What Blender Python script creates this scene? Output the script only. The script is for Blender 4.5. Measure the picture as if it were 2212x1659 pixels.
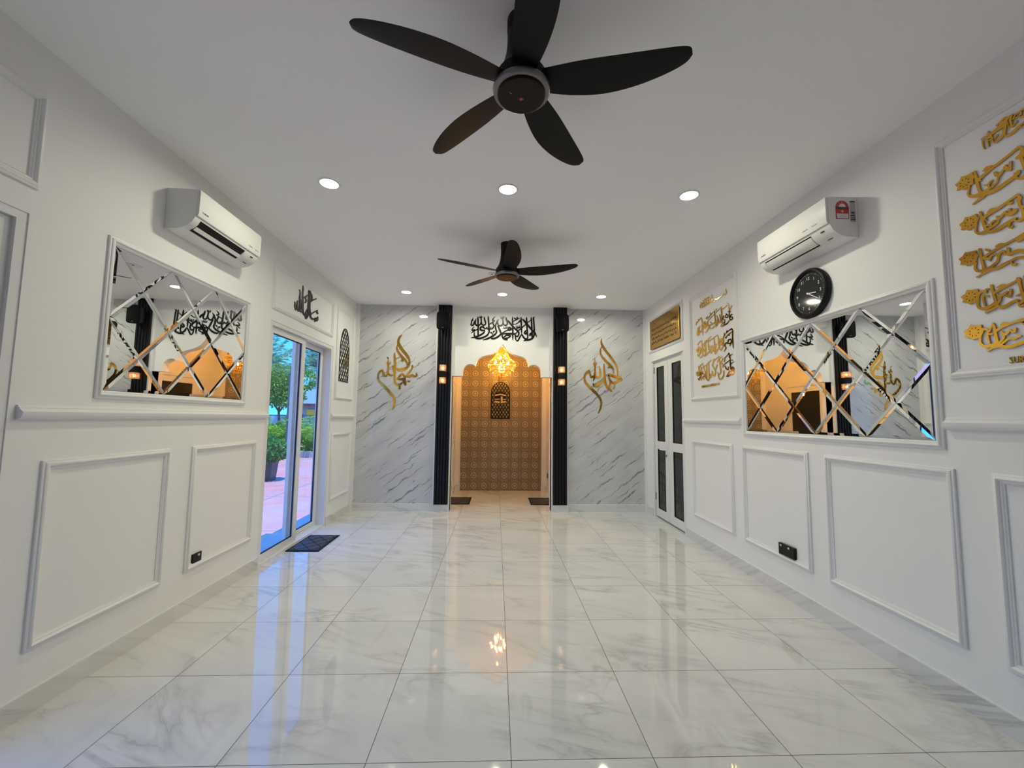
import bpy, bmesh, math, random
from mathutils import Vector, Matrix
from mathutils.geometry import tessellate_polygon

S = bpy.context.scene
COL = S.collection
for o in list(bpy.data.objects):
    bpy.data.objects.remove(o)

# ------------------------------------------------------------------ camera
YAW, PITCH, ROLL, HEIGHT, FOCAL = 0.0379, 0.0822, 0.0123, 1.423, 894.98
cam_data = bpy.data.cameras.new('camera')
cam = bpy.data.objects.new('camera', cam_data)
COL.objects.link(cam)
S.camera = cam
cam_data.sensor_width = 36.0
cam_data.lens = FOCAL / 2212.0 * 36.0
cam_data.clip_start = 0.02
cam_data.clip_end = 400
fw = Vector((math.sin(YAW) * math.cos(PITCH), math.cos(YAW) * math.cos(PITCH), math.sin(PITCH)))
rt = Vector((math.cos(YAW), -math.sin(YAW), 0))
up = rt.cross(fw)
r2 = rt * math.cos(ROLL) + up * math.sin(ROLL)
u2 = -rt * math.sin(ROLL) + up * math.cos(ROLL)
cm = Matrix((r2, u2, -fw)).transposed().to_4x4()
cm.translation = Vector((0, 0, HEIGHT))
cam.matrix_world = cm

# ------------------------------------------------------------------ view, sky, sun
S.view_settings.view_transform = 'Standard'
S.view_settings.look = 'None'
S.view_settings.exposure = 0.0
S.view_settings.gamma = 1.0
S.view_settings.use_curve_mapping = False
S.cycles.max_bounces = 10
S.cycles.diffuse_bounces = 5
S.cycles.glossy_bounces = 5
S.cycles.transmission_bounces = 6
S.cycles.transparent_max_bounces = 16
S.cycles.sample_clamp_indirect = 4.0
S.cycles.caustics_reflective = False
S.cycles.caustics_refractive = False

world = bpy.data.worlds.new('sky')
S.world = world
world.use_nodes = True
wt = world.node_tree
wt.nodes.clear()


def wn(kind, **kw):
    n = wt.nodes.new(kind)
    for k, v in kw.items():
        setattr(n, k, v)
    return n


w_out = wn('ShaderNodeOutputWorld')
w_bg = wn('ShaderNodeBackground')
w_tc = wn('ShaderNodeTexCoord')
w_sep = wn('ShaderNodeSeparateXYZ')
w_ramp = wn('ShaderNodeValToRGB')
w_noise = wn('ShaderNodeTexNoise')
w_map = wn('ShaderNodeMapping')
w_cr = wn('ShaderNodeValToRGB')
w_mix = wn('ShaderNodeMix', data_type='RGBA')
wt.links.new(w_tc.outputs['Generated'], w_sep.inputs[0])
wt.links.new(w_sep.outputs['Z'], w_ramp.inputs[0])
w_ramp.color_ramp.elements[0].position = 0.0
w_ramp.color_ramp.elements[0].color = (0.06, 0.40, 0.92, 1)
w_ramp.color_ramp.elements[1].position = 0.45
w_ramp.color_ramp.elements[1].color = (0.03, 0.24, 0.95, 1)
w_map.inputs['Scale'].default_value = (2.0, 2.0, 5.0)
wt.links.new(w_tc.outputs['Generated'], w_map.inputs[0])
wt.links.new(w_map.outputs[0], w_noise.inputs['Vector'])
w_noise.inputs['Scale'].default_value = 1.7
w_noise.inputs['Detail'].default_value = 6
w_noise.inputs['Roughness'].default_value = 0.6
wt.links.new(w_noise.outputs['Fac'], w_cr.inputs[0])
w_cr.color_ramp.elements[0].position = 0.50
w_cr.color_ramp.elements[0].color = (0, 0, 0, 1)
w_cr.color_ramp.elements[1].position = 0.75
w_cr.color_ramp.elements[1].color = (0.5, 0.5, 0.5, 1)
wt.links.new(w_cr.outputs[0], w_mix.inputs['Factor'])
wt.links.new(w_ramp.outputs[0], w_mix.inputs['A'])
w_mix.inputs['B'].default_value = (0.22, 0.58, 1.0, 1)
wt.links.new(w_mix.outputs['Result'], w_bg.inputs['Color'])
w_bg.inputs['Strength'].default_value = 2.7
wt.links.new(w_bg.outputs[0], w_out.inputs[0])

sun_data = bpy.data.lights.new('sun', 'SUN')
sun_data.energy = 8.0
sun_data.angle = 0.01
sun_data.color = (1.0, 0.96, 0.9)
sun = bpy.data.objects.new('sun', sun_data)
COL.objects.link(sun)
sun.rotation_euler = (math.radians(10), math.radians(6), 0)
sun.location = (-6, 8, 12)

LAMP = 14.0          # emission of the visible downlight lens
LAMP_W = 11.2        # power of each downlight beam
LAMP_COL = (0.96, 0.96, 0.74)

ORIG = {}

# ------------------------------------------------------------------ helpers
def newmat(name):
    m = bpy.data.materials.new(name)
    m.use_nodes = True
    nt = m.node_tree
    b = nt.nodes.get('Principled BSDF')
    return m, nt, b


def plain(name, col, rough=0.5, metal=0.0, ior=1.5, spec=None, coat=0.0):
    m, nt, b = newmat(name)
    b.inputs['Base Color'].default_value = (*col, 1)
    b.inputs['Roughness'].default_value = rough
    b.inputs['Metallic'].default_value = metal
    b.inputs['IOR'].default_value = ior
    if spec is not None:
        b.inputs['Specular IOR Level'].default_value = spec
    b.inputs['Coat Weight'].default_value = coat
    return m


def emit(name, col, k):
    m, nt, b = newmat(name)
    b.inputs['Base Color'].default_value = (*col, 1)
    b.inputs['Emission Color'].default_value = (*col, 1)
    b.inputs['Emission Strength'].default_value = k
    return m


class NB:
    """small node-graph builder"""
    def __init__(s, nt):
        s.nt = nt

    def n(s, kind, **kw):
        x = s.nt.nodes.new(kind)
        for k, v in kw.items():
            setattr(x, k, v)
        return x

    def l(s, a, b):
        s.nt.links.new(a, b)

    def m(s, op, a, b=None, c=None):
        x = s.n('ShaderNodeMath', operation=op)
        for i, v in enumerate((a, b, c)):
            if v is None:
                continue
            if isinstance(v, (int, float)):
                x.inputs[i].default_value = v
            else:
                s.l(v, x.inputs[i])
        return x.outputs[0]

    def ramp(s, fac, stops, interp='LINEAR'):
        x = s.n('ShaderNodeValToRGB')
        cr = x.color_ramp
        cr.interpolation = interp
        while len(cr.elements) < len(stops):
            cr.elements.new(0.5)
        for e, (p, c) in zip(cr.elements, stops):
            e.position = p
            e.color = (c, c, c, 1) if isinstance(c, (int, float)) else (*c, 1)
        s.l(fac, x.inputs[0])
        return x.outputs[0]

    def mix(s, f, a, b, blend='MIX'):
        x = s.n('ShaderNodeMix', data_type='RGBA', blend_type=blend)
        for k, v in (('Factor', f), ('A', a), ('B', b)):
            if isinstance(v, (int, float)):
                x.inputs[k].default_value = v
            elif isinstance(v, tuple):
                x.inputs[k].default_value = (*v, 1)
            else:
                s.l(v, x.inputs[k])
        return x.outputs['Result']

    def noise(s, vec, scale, detail=3, rough=0.5, dist=0.0):
        x = s.n('ShaderNodeTexNoise')
        s.l(vec, x.inputs['Vector'])
        x.inputs['Scale'].default_value = scale
        x.inputs['Detail'].default_value = detail
        x.inputs['Roughness'].default_value = rough
        x.inputs['Distortion'].default_value = dist
        return x.outputs['Fac']

    def xyz(s, a, b, c):
        x = s.n('ShaderNodeCombineXYZ')
        for i, v in enumerate((a, b, c)):
            if isinstance(v, (int, float)):
                x.inputs[i].default_value = v
            else:
                s.l(v, x.inputs[i])
        return x.outputs[0]

    def pos(s):
        g = s.n('ShaderNodeNewGeometry')
        p = s.n('ShaderNodeSeparateXYZ')
        s.l(g.outputs['Position'], p.inputs[0])
        return g.outputs['Position'], p.outputs[0], p.outputs[1], p.outputs[2]


class MB:
    """collects shapes (world coordinates) into one mesh"""
    def __init__(s):
        s.v, s.f = [], []

    def add(s, vs, fs):
        k = len(s.v)
        s.v += [tuple(v) for v in vs]
        s.f += [tuple(i + k for i in f) for f in fs]
        return s

    def box(s, x0, x1, y0, y1, z0, z1):
        vs = [(x, y, z) for z in (z0, z1) for y in (y0, y1) for x in (x0, x1)]
        return s.add(vs, [(0, 2, 3, 1), (4, 5, 7, 6), (0, 1, 5, 4), (2, 6, 7, 3), (0, 4, 6, 2), (1, 3, 7, 5)])

    def rbox(s, x0, x1, y0, y1, z0, z1, r=0.005, seg=2):
        bm = bmesh.new()
        bmesh.ops.create_cube(bm, size=1)
        for v in bm.verts:
            v.co = Vector(((x0 + x1) / 2 + v.co.x * (x1 - x0), (y0 + y1) / 2 + v.co.y * (y1 - y0), (z0 + z1) / 2 + v.co.z * (z1 - z0)))
        bmesh.ops.bevel(bm, geom=bm.edges[:], offset=r, segments=seg, affect='EDGES', profile=0.5)
        return s.bm(bm)

    def bm(s, bm):
        bm.verts.index_update()
        s.add([v.co[:] for v in bm.verts], [[v.index for v in f.verts] for f in bm.faces])
        bm.free()
        return s

    def prism(s, pts, fn, a, b):
        """pts: 2-D polygon, fn(u, v, w) -> xyz, extruded from w=a to w=b"""
        n = len(pts)
        vs = [fn(u, v, a) for u, v in pts] + [fn(u, v, b) for u, v in pts]
        tri = tessellate_polygon([[Vector((u, v, 0)) for u, v in pts]])
        fs = [tuple(t) for t in tri] + [tuple(i + n for i in reversed(t)) for t in tri]
        fs += [(i, (i + 1) % n, (i + 1) % n + n, i + n) for i in range(n)]
        return s.add(vs, fs)

    def holed(s, outer, holes, fn, a, b):
        """a plate with cut-outs"""
        loops = [outer] + holes
        flat = [p for q in loops for p in q]
        n = len(flat)
        tri = tessellate_polygon([[Vector((u, v, 0)) for u, v in q] for q in loops])
        vs = [fn(u, v, a) for u, v in flat] + [fn(u, v, b) for u, v in flat]
        fs = [tuple(t) for t in tri] + [tuple(i + n for i in reversed(t)) for t in tri]
        k = 0
        for q in loops:
            m = len(q)
            fs += [(k + i, k + (i + 1) % m, k + (i + 1) % m + n, k + i + n) for i in range(m)]
            k += m
        return s.add(vs, fs)

    def strip(s, A, B, fn, a, b):
        """a ribbon between the edges A and B (2-D), from w=a to w=b"""
        n = len(A)
        vs = [fn(*p, a) for p in A] + [fn(*p, a) for p in B] + [fn(*p, b) for p in A] + [fn(*p, b) for p in B]
        fs = []
        for i in range(n - 1):
            fs += [(i, i + 1, n + i + 1, n + i), (2 * n + i, 3 * n + i, 3 * n + i + 1, 2 * n + i + 1),
                   (i, 2 * n + i, 2 * n + i + 1, i + 1), (n + i, n + i + 1, 3 * n + i + 1, 3 * n + i)]
        fs += [(0, n, 3 * n, 2 * n), (n - 1, 3 * n - 1, 4 * n - 1, 2 * n - 1)]
        return s.add(vs, fs)

    def lathe(s, prof, c, n=32, axis='z', cap=True):
        """prof: (r, h) pairs along the axis from the centre c"""
        vs, fs = [], []
        for r, h in prof:
            for i in range(n):
                t = 2 * math.pi * i / n
                a, b = r * math.cos(t), r * math.sin(t)
                p = {'z': (a, b, h), 'x': (h, a, b), 'y': (a, h, b)}[axis]
                vs.append((c[0] + p[0], c[1] + p[1], c[2] + p[2]))
        m = len(prof)
        for j in range(m - 1):
            for i in range(n):
                k = (i + 1) % n
                fs.append((j * n + i, j * n + k, (j + 1) * n + k, (j + 1) * n + i))
        if cap:
            fs.append(tuple(range(n)))
            fs.append(tuple((m - 1) * n + i for i in range(n)))
        return s.add(vs, fs)

    def tube(s, pts, r, n=8):
        pts = [Vector(p) for p in pts]
        rs = r if isinstance(r, (list, tuple)) else [r] * len(pts)
        vs, fs = [], []
        ref = Vector((0, 0, 1))
        for i, p in enumerate(pts):
            t = (pts[min(i + 1, len(pts) - 1)] - pts[max(i - 1, 0)]).normalized()
            if abs(t.dot(ref)) > 0.95:
                ref = Vector((1, 0, 0)) if abs(t.x) < 0.9 else Vector((0, 1, 0))
            a = t.cross(ref).normalized()
            b = t.cross(a)
            for k in range(n):
                q = 2 * math.pi * k / n
                vs.append(p + a * (rs[i] * math.cos(q)) + b * (rs[i] * math.sin(q)))
        for i in range(len(pts) - 1):
            for k in range(n):
                j = (k + 1) % n
                fs.append((i * n + k, i * n + j, (i + 1) * n + j, (i + 1) * n + k))
        fs += [tuple(range(n)), tuple((len(pts) - 1) * n + k for k in range(n))]
        return s.add(vs, fs)

    def octa(s, c, rx, rz, rzl=None):
        x, y, z = c
        return s.add([(x + rx, y, z), (x, y + rx, z), (x - rx, y, z), (x, y - rx, z), (x, y, z + rz), (x, y, z - (rzl or rz))],
                     [(0, 1, 4), (1, 2, 4), (2, 3, 4), (3, 0, 4), (1, 0, 5), (2, 1, 5), (3, 2, 5), (0, 3, 5)])

    def ball(s, c, rx, ry, rz, nu=12, nv=8):
        prof = [(max(1e-4, math.sin(math.pi * j / nv)), -math.cos(math.pi * j / nv)) for j in range(nv + 1)]
        k = len(s.v)
        s.lathe(prof, (0, 0, 0), nu)
        for i in range(k, len(s.v)):
            x, y, z = s.v[i]
            s.v[i] = (c[0] + x * rx, c[1] + y * ry, c[2] + z * rz)
        return s

    def build(s, name, mat, parent=None, smooth=None, normals=True):
        me = bpy.data.meshes.new(name)
        o0 = ORIG.get(parent.name, (0, 0, 0)) if parent is not None else (0, 0, 0)
        me.from_pydata([(x - o0[0], y - o0[1], z - o0[2]) for x, y, z in s.v], [], s.f)
        if normals:
            bm = bmesh.new()
            bm.from_mesh(me)
            bmesh.ops.recalc_face_normals(bm, faces=bm.faces[:])
            bm.to_mesh(me)
            bm.free()
        me.materials.append(mat)
        o = bpy.data.objects.new(name, me)
        COL.objects.link(o)
        if parent is not None:
            o.parent = parent
            ORIG[o.name] = o0
        if smooth is not None:
            me.shade_smooth()
            if smooth < 170:
                me.set_sharp_from_angle(angle=math.radians(smooth))
        me.update()
        return o


def thing(name, label, cat, loc, group=None):
    o = bpy.data.objects.new(name, None)
    COL.objects.link(o)
    o.empty_display_size = 0.1
    o.location = loc
    ORIG[o.name] = tuple(loc)
    o['label'] = label
    o['category'] = cat
    if group:
        o['group'] = group
    return o


def tag(o, label, cat, group=None, kind=None):
    o['label'] = label
    o['category'] = cat
    if group:
        o['group'] = group
    if kind:
        o['kind'] = kind
    return o


def struct(o, label=None):
    o['kind'] = 'structure'
    if label:
        o['label'] = label
    return o


def copy_thing(o, loc, label):
    """a thing with copies of its parts and their sub-parts"""
    def rec(a, parent):
        c = a.copy()
        COL.objects.link(c)
        if parent is not None:
            c.parent = parent
        for ch in list(a.children):
            rec(ch, c)
        return c
    c = rec(o, None)
    c.location = loc
    c['label'] = label
    return c


def text_mesh(txt, size, mapfn, thick, name, mat, parent, align='LEFT', extra=None):
    """lettering as a mesh: mapfn(u, v, w) -> world"""
    cu = bpy.data.curves.new('t', 'FONT')
    cu.body = txt
    cu.size = size
    cu.align_x = align
    cu.extrude = 0.0
    cu.resolution_u = 2
    ob = bpy.data.objects.new('t', cu)
    COL.objects.link(ob)
    bpy.context.view_layer.update()
    dg = bpy.context.evaluated_depsgraph_get()
    me = ob.evaluated_get(dg).to_mesh()
    V = [v.co.copy() for v in me.vertices]
    F = [tuple(p.vertices) for p in me.polygons]
    ob.evaluated_get(dg).to_mesh_clear()
    bpy.data.objects.remove(ob)
    bpy.data.curves.remove(cu)
    if extra:
        V = [Vector(extra(v.x, v.y)).to_3d() for v in V]
    mb = MB()
    n = len(V)
    vs = [mapfn(v.x, v.y, 0) for v in V] + [mapfn(v.x, v.y, thick) for v in V]
    fs = list(F) + [tuple(i + n for i in f) for f in F]
    ed = {}
    for f in F:
        for a, b in zip(f, f[1:] + f[:1]):
            k = (min(a, b), max(a, b))
            ed[k] = ed.get(k, 0) + 1
    fs += [(a, b, b + n, a + n) for (a, b), c in ed.items() if c == 1]
    mb.add(vs, fs)
    return mb.build(name, mat, parent)


def catmull(P, sub=6):
    out = []
    n = len(P)
    for i in range(n - 1):
        p0, p1, p2, p3 = P[max(i - 1, 0)], P[i], P[i + 1], P[min(i + 2, n - 1)]
        for k in range(sub):
            t = k / sub
            out.append(tuple(0.5 * ((2 * b) + (c - a) * t + (2 * a - 5 * b + 4 * c - d) * t * t + (-a + 3 * b - 3 * c + d) * t ** 3)
                             for a, b, c, d in zip(p0, p1, p2, p3)))
    out.append(tuple(P[-1]))
    return out


def strokes(mb, data, fn, a, b, pen=1.0):
    """pen strokes: u,v and half-width vector per point, in half millimetres on the wall"""
    eps = 0.0
    for s in data.split('|'):
        eps += 0.00004
        if s[0] == 'P':
            O = [tuple(int(q) / 2000 for q in c.split(',')) for c in s[1:].split()]
            cx = sum(p[0] for p in O) / len(O)
            cy = sum(p[1] for p in O) / len(O)
            R = sum(math.hypot(p[0] - cx, p[1] - cy) for p in O) / len(O)
            H_ = []
            for k in range(8):
                t = k * math.pi / 4 + 0.39
                c_, s_ = math.cos(t), math.sin(t)
                pt = lambda r_, d: (cx + R * (r_ * c_ - d * s_), cy + R * (r_ * s_ + d * c_))
                H_.append([pt(0.36, 0.0), pt(0.50, 0.055), pt(0.64, 0.0), pt(0.50, -0.055)])
            mb.holed(O, H_, fn, a, b + eps)
            continue
        P = [tuple(int(q) / 2000 for q in c.split(',')) for c in s.split()]
        P = [(p[0], p[1], p[2] * pen, p[3] * pen) for p in P]
        C = catmull(P, 6 if len(P) > 2 else 2)
        # rounded pen ends
        for end in (0, -1):
            c = C[end]
            k = C[1 if end == 0 else -2]
            t = (c[0] - k[0], c[1] - k[1])
            L = math.hypot(*t) or 1e-6
            w = math.hypot(c[2], c[3]) * 0.55
            e = (c[0] + t[0] / L * w, c[1] + t[1] / L * w, c[2] * 0.45, c[3] * 0.45)
            if end == 0:
                C.insert(0, e)
            else:
                C.append(e)
        mb.strip([(c[0] + c[2], c[1] + c[3]) for c in C], [(c[0] - c[2], c[1] - c[3]) for c in C], fn, a, b + eps)
    return mb

# ------------------------------------------------------------------ materials
WHITE = plain('white wall paint', (0.85, 0.84, 0.825), 0.55, spec=0.3)
CEIL = plain('ceiling paint', (0.95, 0.945, 0.935), 0.7, spec=0.2)
TRIM = plain('white moulding paint', (0.82, 0.81, 0.80), 0.35)
PVC = plain('white plastic', (0.80, 0.79, 0.76), 0.3)
ALU = plain('white powder coated aluminium', (0.78, 0.77, 0.76), 0.3)
BLACK = plain('matt black', (0.006, 0.006, 0.007), 0.5, spec=0.25)
BLADE = plain('dark brown black blade', (0.007, 0.0055, 0.005), 0.5, spec=0.18)
RUBBER = plain('black rubber', (0.008, 0.008, 0.009), 0.6, spec=0.25)
GASKET = plain('black gasket', (0.01, 0.01, 0.012), 0.6)
FLUTE = plain('black slatted panel', (0.005, 0.005, 0.008), 0.4, spec=0.3)
BLACKAC = plain('black acrylic', (0.006, 0.006, 0.006), 0.3, spec=0.25)
GOLD = plain('gold mirror acrylic', (0.82, 0.45, 0.075), 0.07, 1.0)
GOLDB = plain('gold board', (0.66, 0.36, 0.07), 0.12, 1.0)
ENGR = plain('engraved brown lettering', (0.16, 0.06, 0.015), 0.5)
MIRROR = plain('mirror glass', (0.80, 0.82, 0.82), 0.0, 1.0)
SILVER = plain('satin grey metal', (0.20, 0.185, 0.18), 0.35, 0.6)
CHROME = plain('chrome', (0.75, 0.75, 0.75), 0.12, 1.0)
DARKGLASS = plain('dark tinted glass', (0.020, 0.023, 0.023), 0.08, spec=0.3)
RED = plain('red label', (0.55, 0.02, 0.03), 0.4)
YELLOW = plain('yellow print', (0.9, 0.55, 0.05), 0.4)
LABELW = plain('label white', (0.75, 0.74, 0.74), 0.4)
INK = plain('dark print', (0.05, 0.05, 0.05), 0.5)
GREYINK = plain('grey print', (0.30, 0.29, 0.28), 0.5)
CREAM = plain('niche wall paint', (0.80, 0.78, 0.74), 0.5, spec=0.3)
FACE = plain('clock face', (0.012, 0.012, 0.013), 0.06)
HANDW = plain('white clock print', (0.75, 0.75, 0.75), 0.4)
LIT = emit('downlight diffuser', (1.0, 0.95, 0.90), LAMP)
BULB = emit('warm bulb', (1.0, 0.46, 0.08), 620.0)
BULBS = emit('sconce bulb', (1.0, 0.72, 0.45), 26.0)


def glass_mat():
    m, nt, b = newmat('clear window glass')
    g = NB(nt)
    nt.nodes.remove(b)
    out = nt.nodes.get('Material Output')
    fr = g.n('ShaderNodeFresnel')
    fr.inputs['IOR'].default_value = 1.45
    tr = g.n('ShaderNodeBsdfTransparent')
    tr.inputs['Color'].default_value = (0.93, 0.96, 0.97, 1)
    gl = g.n('ShaderNodeBsdfGlossy')
    gl.inputs['Roughness'].default_value = 0.0
    mx = g.n('ShaderNodeMixShader')
    ge = g.n('ShaderNodeNewGeometry')
    g.l(g.m('MULTIPLY', fr.outputs[0], g.m('SUBTRACT', 1.0, ge.outputs['Backfacing'])), mx.inputs[0])
    g.l(tr.outputs[0], mx.inputs[1])
    g.l(gl.outputs[0], mx.inputs[2])
    g.l(mx.outputs[0], out.inputs[0])
    return m


GLASS = glass_mat()


def crystal_mat(name, col, k_tr, k_gl):
    m, nt, b = newmat(name)
    g = NB(nt)
    nt.nodes.remove(b)
    out = nt.nodes.get('Material Output')
    t = g.n('ShaderNodeBsdfTranslucent')
    t.inputs['Color'].default_value = (*col, 1)
    tr = g.n('ShaderNodeBsdfTransparent')
    tr.inputs['Color'].default_value = (1, 0.93, 0.8, 1)
    gl = g.n('ShaderNodeBsdfGlossy')
    gl.inputs['Roughness'].default_value = 0.08
    gl.inputs['Color'].default_value = (1, 0.9, 0.72, 1)
    m1 = g.n('ShaderNodeMixShader')
    m1.inputs[0].default_value = k_tr
    g.l(t.outputs[0], m1.inputs[1])
    g.l(tr.outputs[0], m1.inputs[2])
    m2 = g.n('ShaderNodeMixShader')
    m2.inputs[0].default_value = k_gl
    g.l(m1.outputs[0], m2.inputs[1])
    g.l(gl.outputs[0], m2.inputs[2])
    g.l(m2.outputs[0], out.inputs[0])
    return m


CRYSTAL = crystal_mat('amber lit crystal', (0.66, 0.48, 0.22), 0.52, 0.25)
CUBE = crystal_mat('frosted crystal cube', (0.9, 0.62, 0.42), 0.35, 0.2)


def marble_floor():
    m, nt, b = newmat('polished marble tile')
    g = NB(nt)
    P, x, y, z = g.pos()
    tx = g.m('FLOOR', g.m('DIVIDE', g.m('SUBTRACT', x, 0.0865), 0.6))
    ty = g.m('FLOOR', g.m('DIVIDE', g.m('SUBTRACT', y, 1.849), 0.6))
    wn_ = g.n('ShaderNodeTexWhiteNoise', noise_dimensions='3D')
    g.l(g.xyz(tx, ty, 0.3), wn_.inputs['Vector'])
    rnd = wn_.outputs['Value']
    # veins run across the room, drifting towards the front on the right
    u = g.m('ADD', g.m('MULTIPLY', x, 0.93), g.m('MULTIPLY', y, -0.36))
    v = g.m('ADD', g.m('ADD', g.m('MULTIPLY', x, 0.36), g.m('MULTIPLY', y, 0.93)), g.m('MULTIPLY', z, 1.7))
    off = g.m('MULTIPLY', rnd, 37.0)
    vec = g.xyz(g.m('MULTIPLY', u, 0.9), g.m('MULTIPLY', v, 3.2), off)
    n1 = g.noise(vec, 1.1, 6, 0.55, 0.9)
    d = g.m('ABSOLUTE', g.m('SUBTRACT', n1, 0.5))
    vein = g.ramp(d, [(0.0, 1.0), (0.012, 0.55), (0.05, 0.12), (0.12, 0.0)])
    patch = g.ramp(g.noise(g.xyz(u, v, g.m('ADD', off, 9.0)), 1.9, 3), [(0.42, 0.0), (0.66, 1.0)])
    k = g.m('MULTIPLY', vein, g.m('ADD', g.m('MULTIPLY', patch, 0.42), 0.05))
    soft = g.ramp(g.noise(vec, 0.8, 4, 0.6), [(0.35, 0.0), (0.7, 1.0)])
    base = g.mix(soft, (0.74, 0.735, 0.72), (0.68, 0.675, 0.66))
    colr = g.mix(k, base, (0.20, 0.20, 0.20))
    fx = g.m('ABSOLUTE', g.m('SUBTRACT', g.m('FRACT', g.m('DIVIDE', g.m('SUBTRACT', x, 0.0865 - 0.3), 0.6)), 0.5))
    fy = g.m('ABSOLUTE', g.m('SUBTRACT', g.m('FRACT', g.m('DIVIDE', g.m('SUBTRACT', y, 1.849 - 0.3), 0.6)), 0.5))
    gro = g.m('LESS_THAN', g.m('MINIMUM', fx, fy), 0.0026)
    onfloor = g.m('LESS_THAN', z, 0.0005)
    gro = g.m('MULTIPLY', gro, onfloor)
    colr = g.mix(gro, colr, (0.05, 0.045, 0.043))
    g.l(colr, b.inputs['Base Color'])
    g.l(g.m('ADD', 0.028, g.m('MULTIPLY', gro, 0.6)), b.inputs['Roughness'])
    b.inputs['IOR'].default_value = 1.62
    # faint waviness of the polished tiles
    bp = g.n('ShaderNodeBump')
    bp.inputs['Strength'].default_value = 0.012
    bp.inputs['Distance'].default_value = 0.02
    g.l(g.noise(P, 9.0, 1), bp.inputs['Height'])
    g.l(bp.outputs[0], b.inputs['Normal'])
    return m


def marble_wall():
    m, nt, b = newmat('grey veined marble panel')
    g = NB(nt)
    P, x, y, z = g.pos()
    # veins rise to the right
    a = math.radians(37)
    u = g.m('ADD', g.m('MULTIPLY', x, math.cos(a)), g.m('MULTIPLY', z, math.sin(a)))
    v = g.m('ADD', g.m('MULTIPLY', x, -math.sin(a)), g.m('MULTIPLY', z, math.cos(a)))
    wob = g.noise(g.xyz(g.m('MULTIPLY', u, 3.0), g.m('MULTIPLY', v, 3.0), 0.0), 2.2, 4, 0.6)
    v2 = g.m('ADD', v, g.m('MULTIPLY', g.m('SUBTRACT', wob, 0.5), 0.11))

    def layer(fr, seed, wid, lo, hi, su, sv):
        cell = g.m('FRACT', g.m('ADD', g.m('MULTIPLY', v2, fr), seed))
        row = g.m('FLOOR', g.m('ADD', g.m('MULTIPLY', v2, fr), seed))
        dd = g.m('ABSOLUTE', g.m('SUBTRACT', cell, 0.5))
        msk = g.noise(g.xyz(g.m('MULTIPLY', u, su), g.m('MULTIPLY', row, 3.71), seed * 5.0), 1.0, 2, 0.5)
        msk = g.ramp(msk, [(lo, 0.0), (hi, 1.0)])
        w = g.m('MULTIPLY', msk, wid)
        ln = g.m('SUBTRACT', 1.0, g.m('SMOOTH_MIN', g.m('DIVIDE', dd, g.m('ADD', w, 0.002)), 1.0, 0.2))
        return g.m('MULTIPLY', g.m('MAXIMUM', ln, 0.0), msk)

    k = g.m('MAXIMUM', layer(5.3, 0.13, 0.085, 0.42, 0.62, 2.3, 1), layer(9.1, 0.57, 0.075, 0.44, 0.62, 3.3, 1))
    fine = g.noise(g.xyz(g.m('MULTIPLY', u, 9.0), g.m('MULTIPLY', v, 40.0), 0.0), 1.0, 4, 0.7)
    k = g.m('MULTIPLY', k, g.ramp(fine, [(0.30, 0.45), (0.50, 1.0)]))
    soft = g.ramp(g.noise(g.xyz(g.m('MULTIPLY', u, 1.3), g.m('MULTIPLY', v, 5.0), 4.0), 1.3, 3), [(0.35, 0.0), (0.7, 1.0)])
    base = g.mix(soft, (0.62, 0.62, 0.635), (0.53, 0.53, 0.545))
    colr = g.mix(g.m('MULTIPLY', k, 0.85), base, (0.07, 0.072, 0.085))
    g.l(colr, b.inputs['Base Color'])
    b.inputs['Roughness'].default_value = 0.06
    b.inputs['IOR'].default_value = 1.5
    return m


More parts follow.
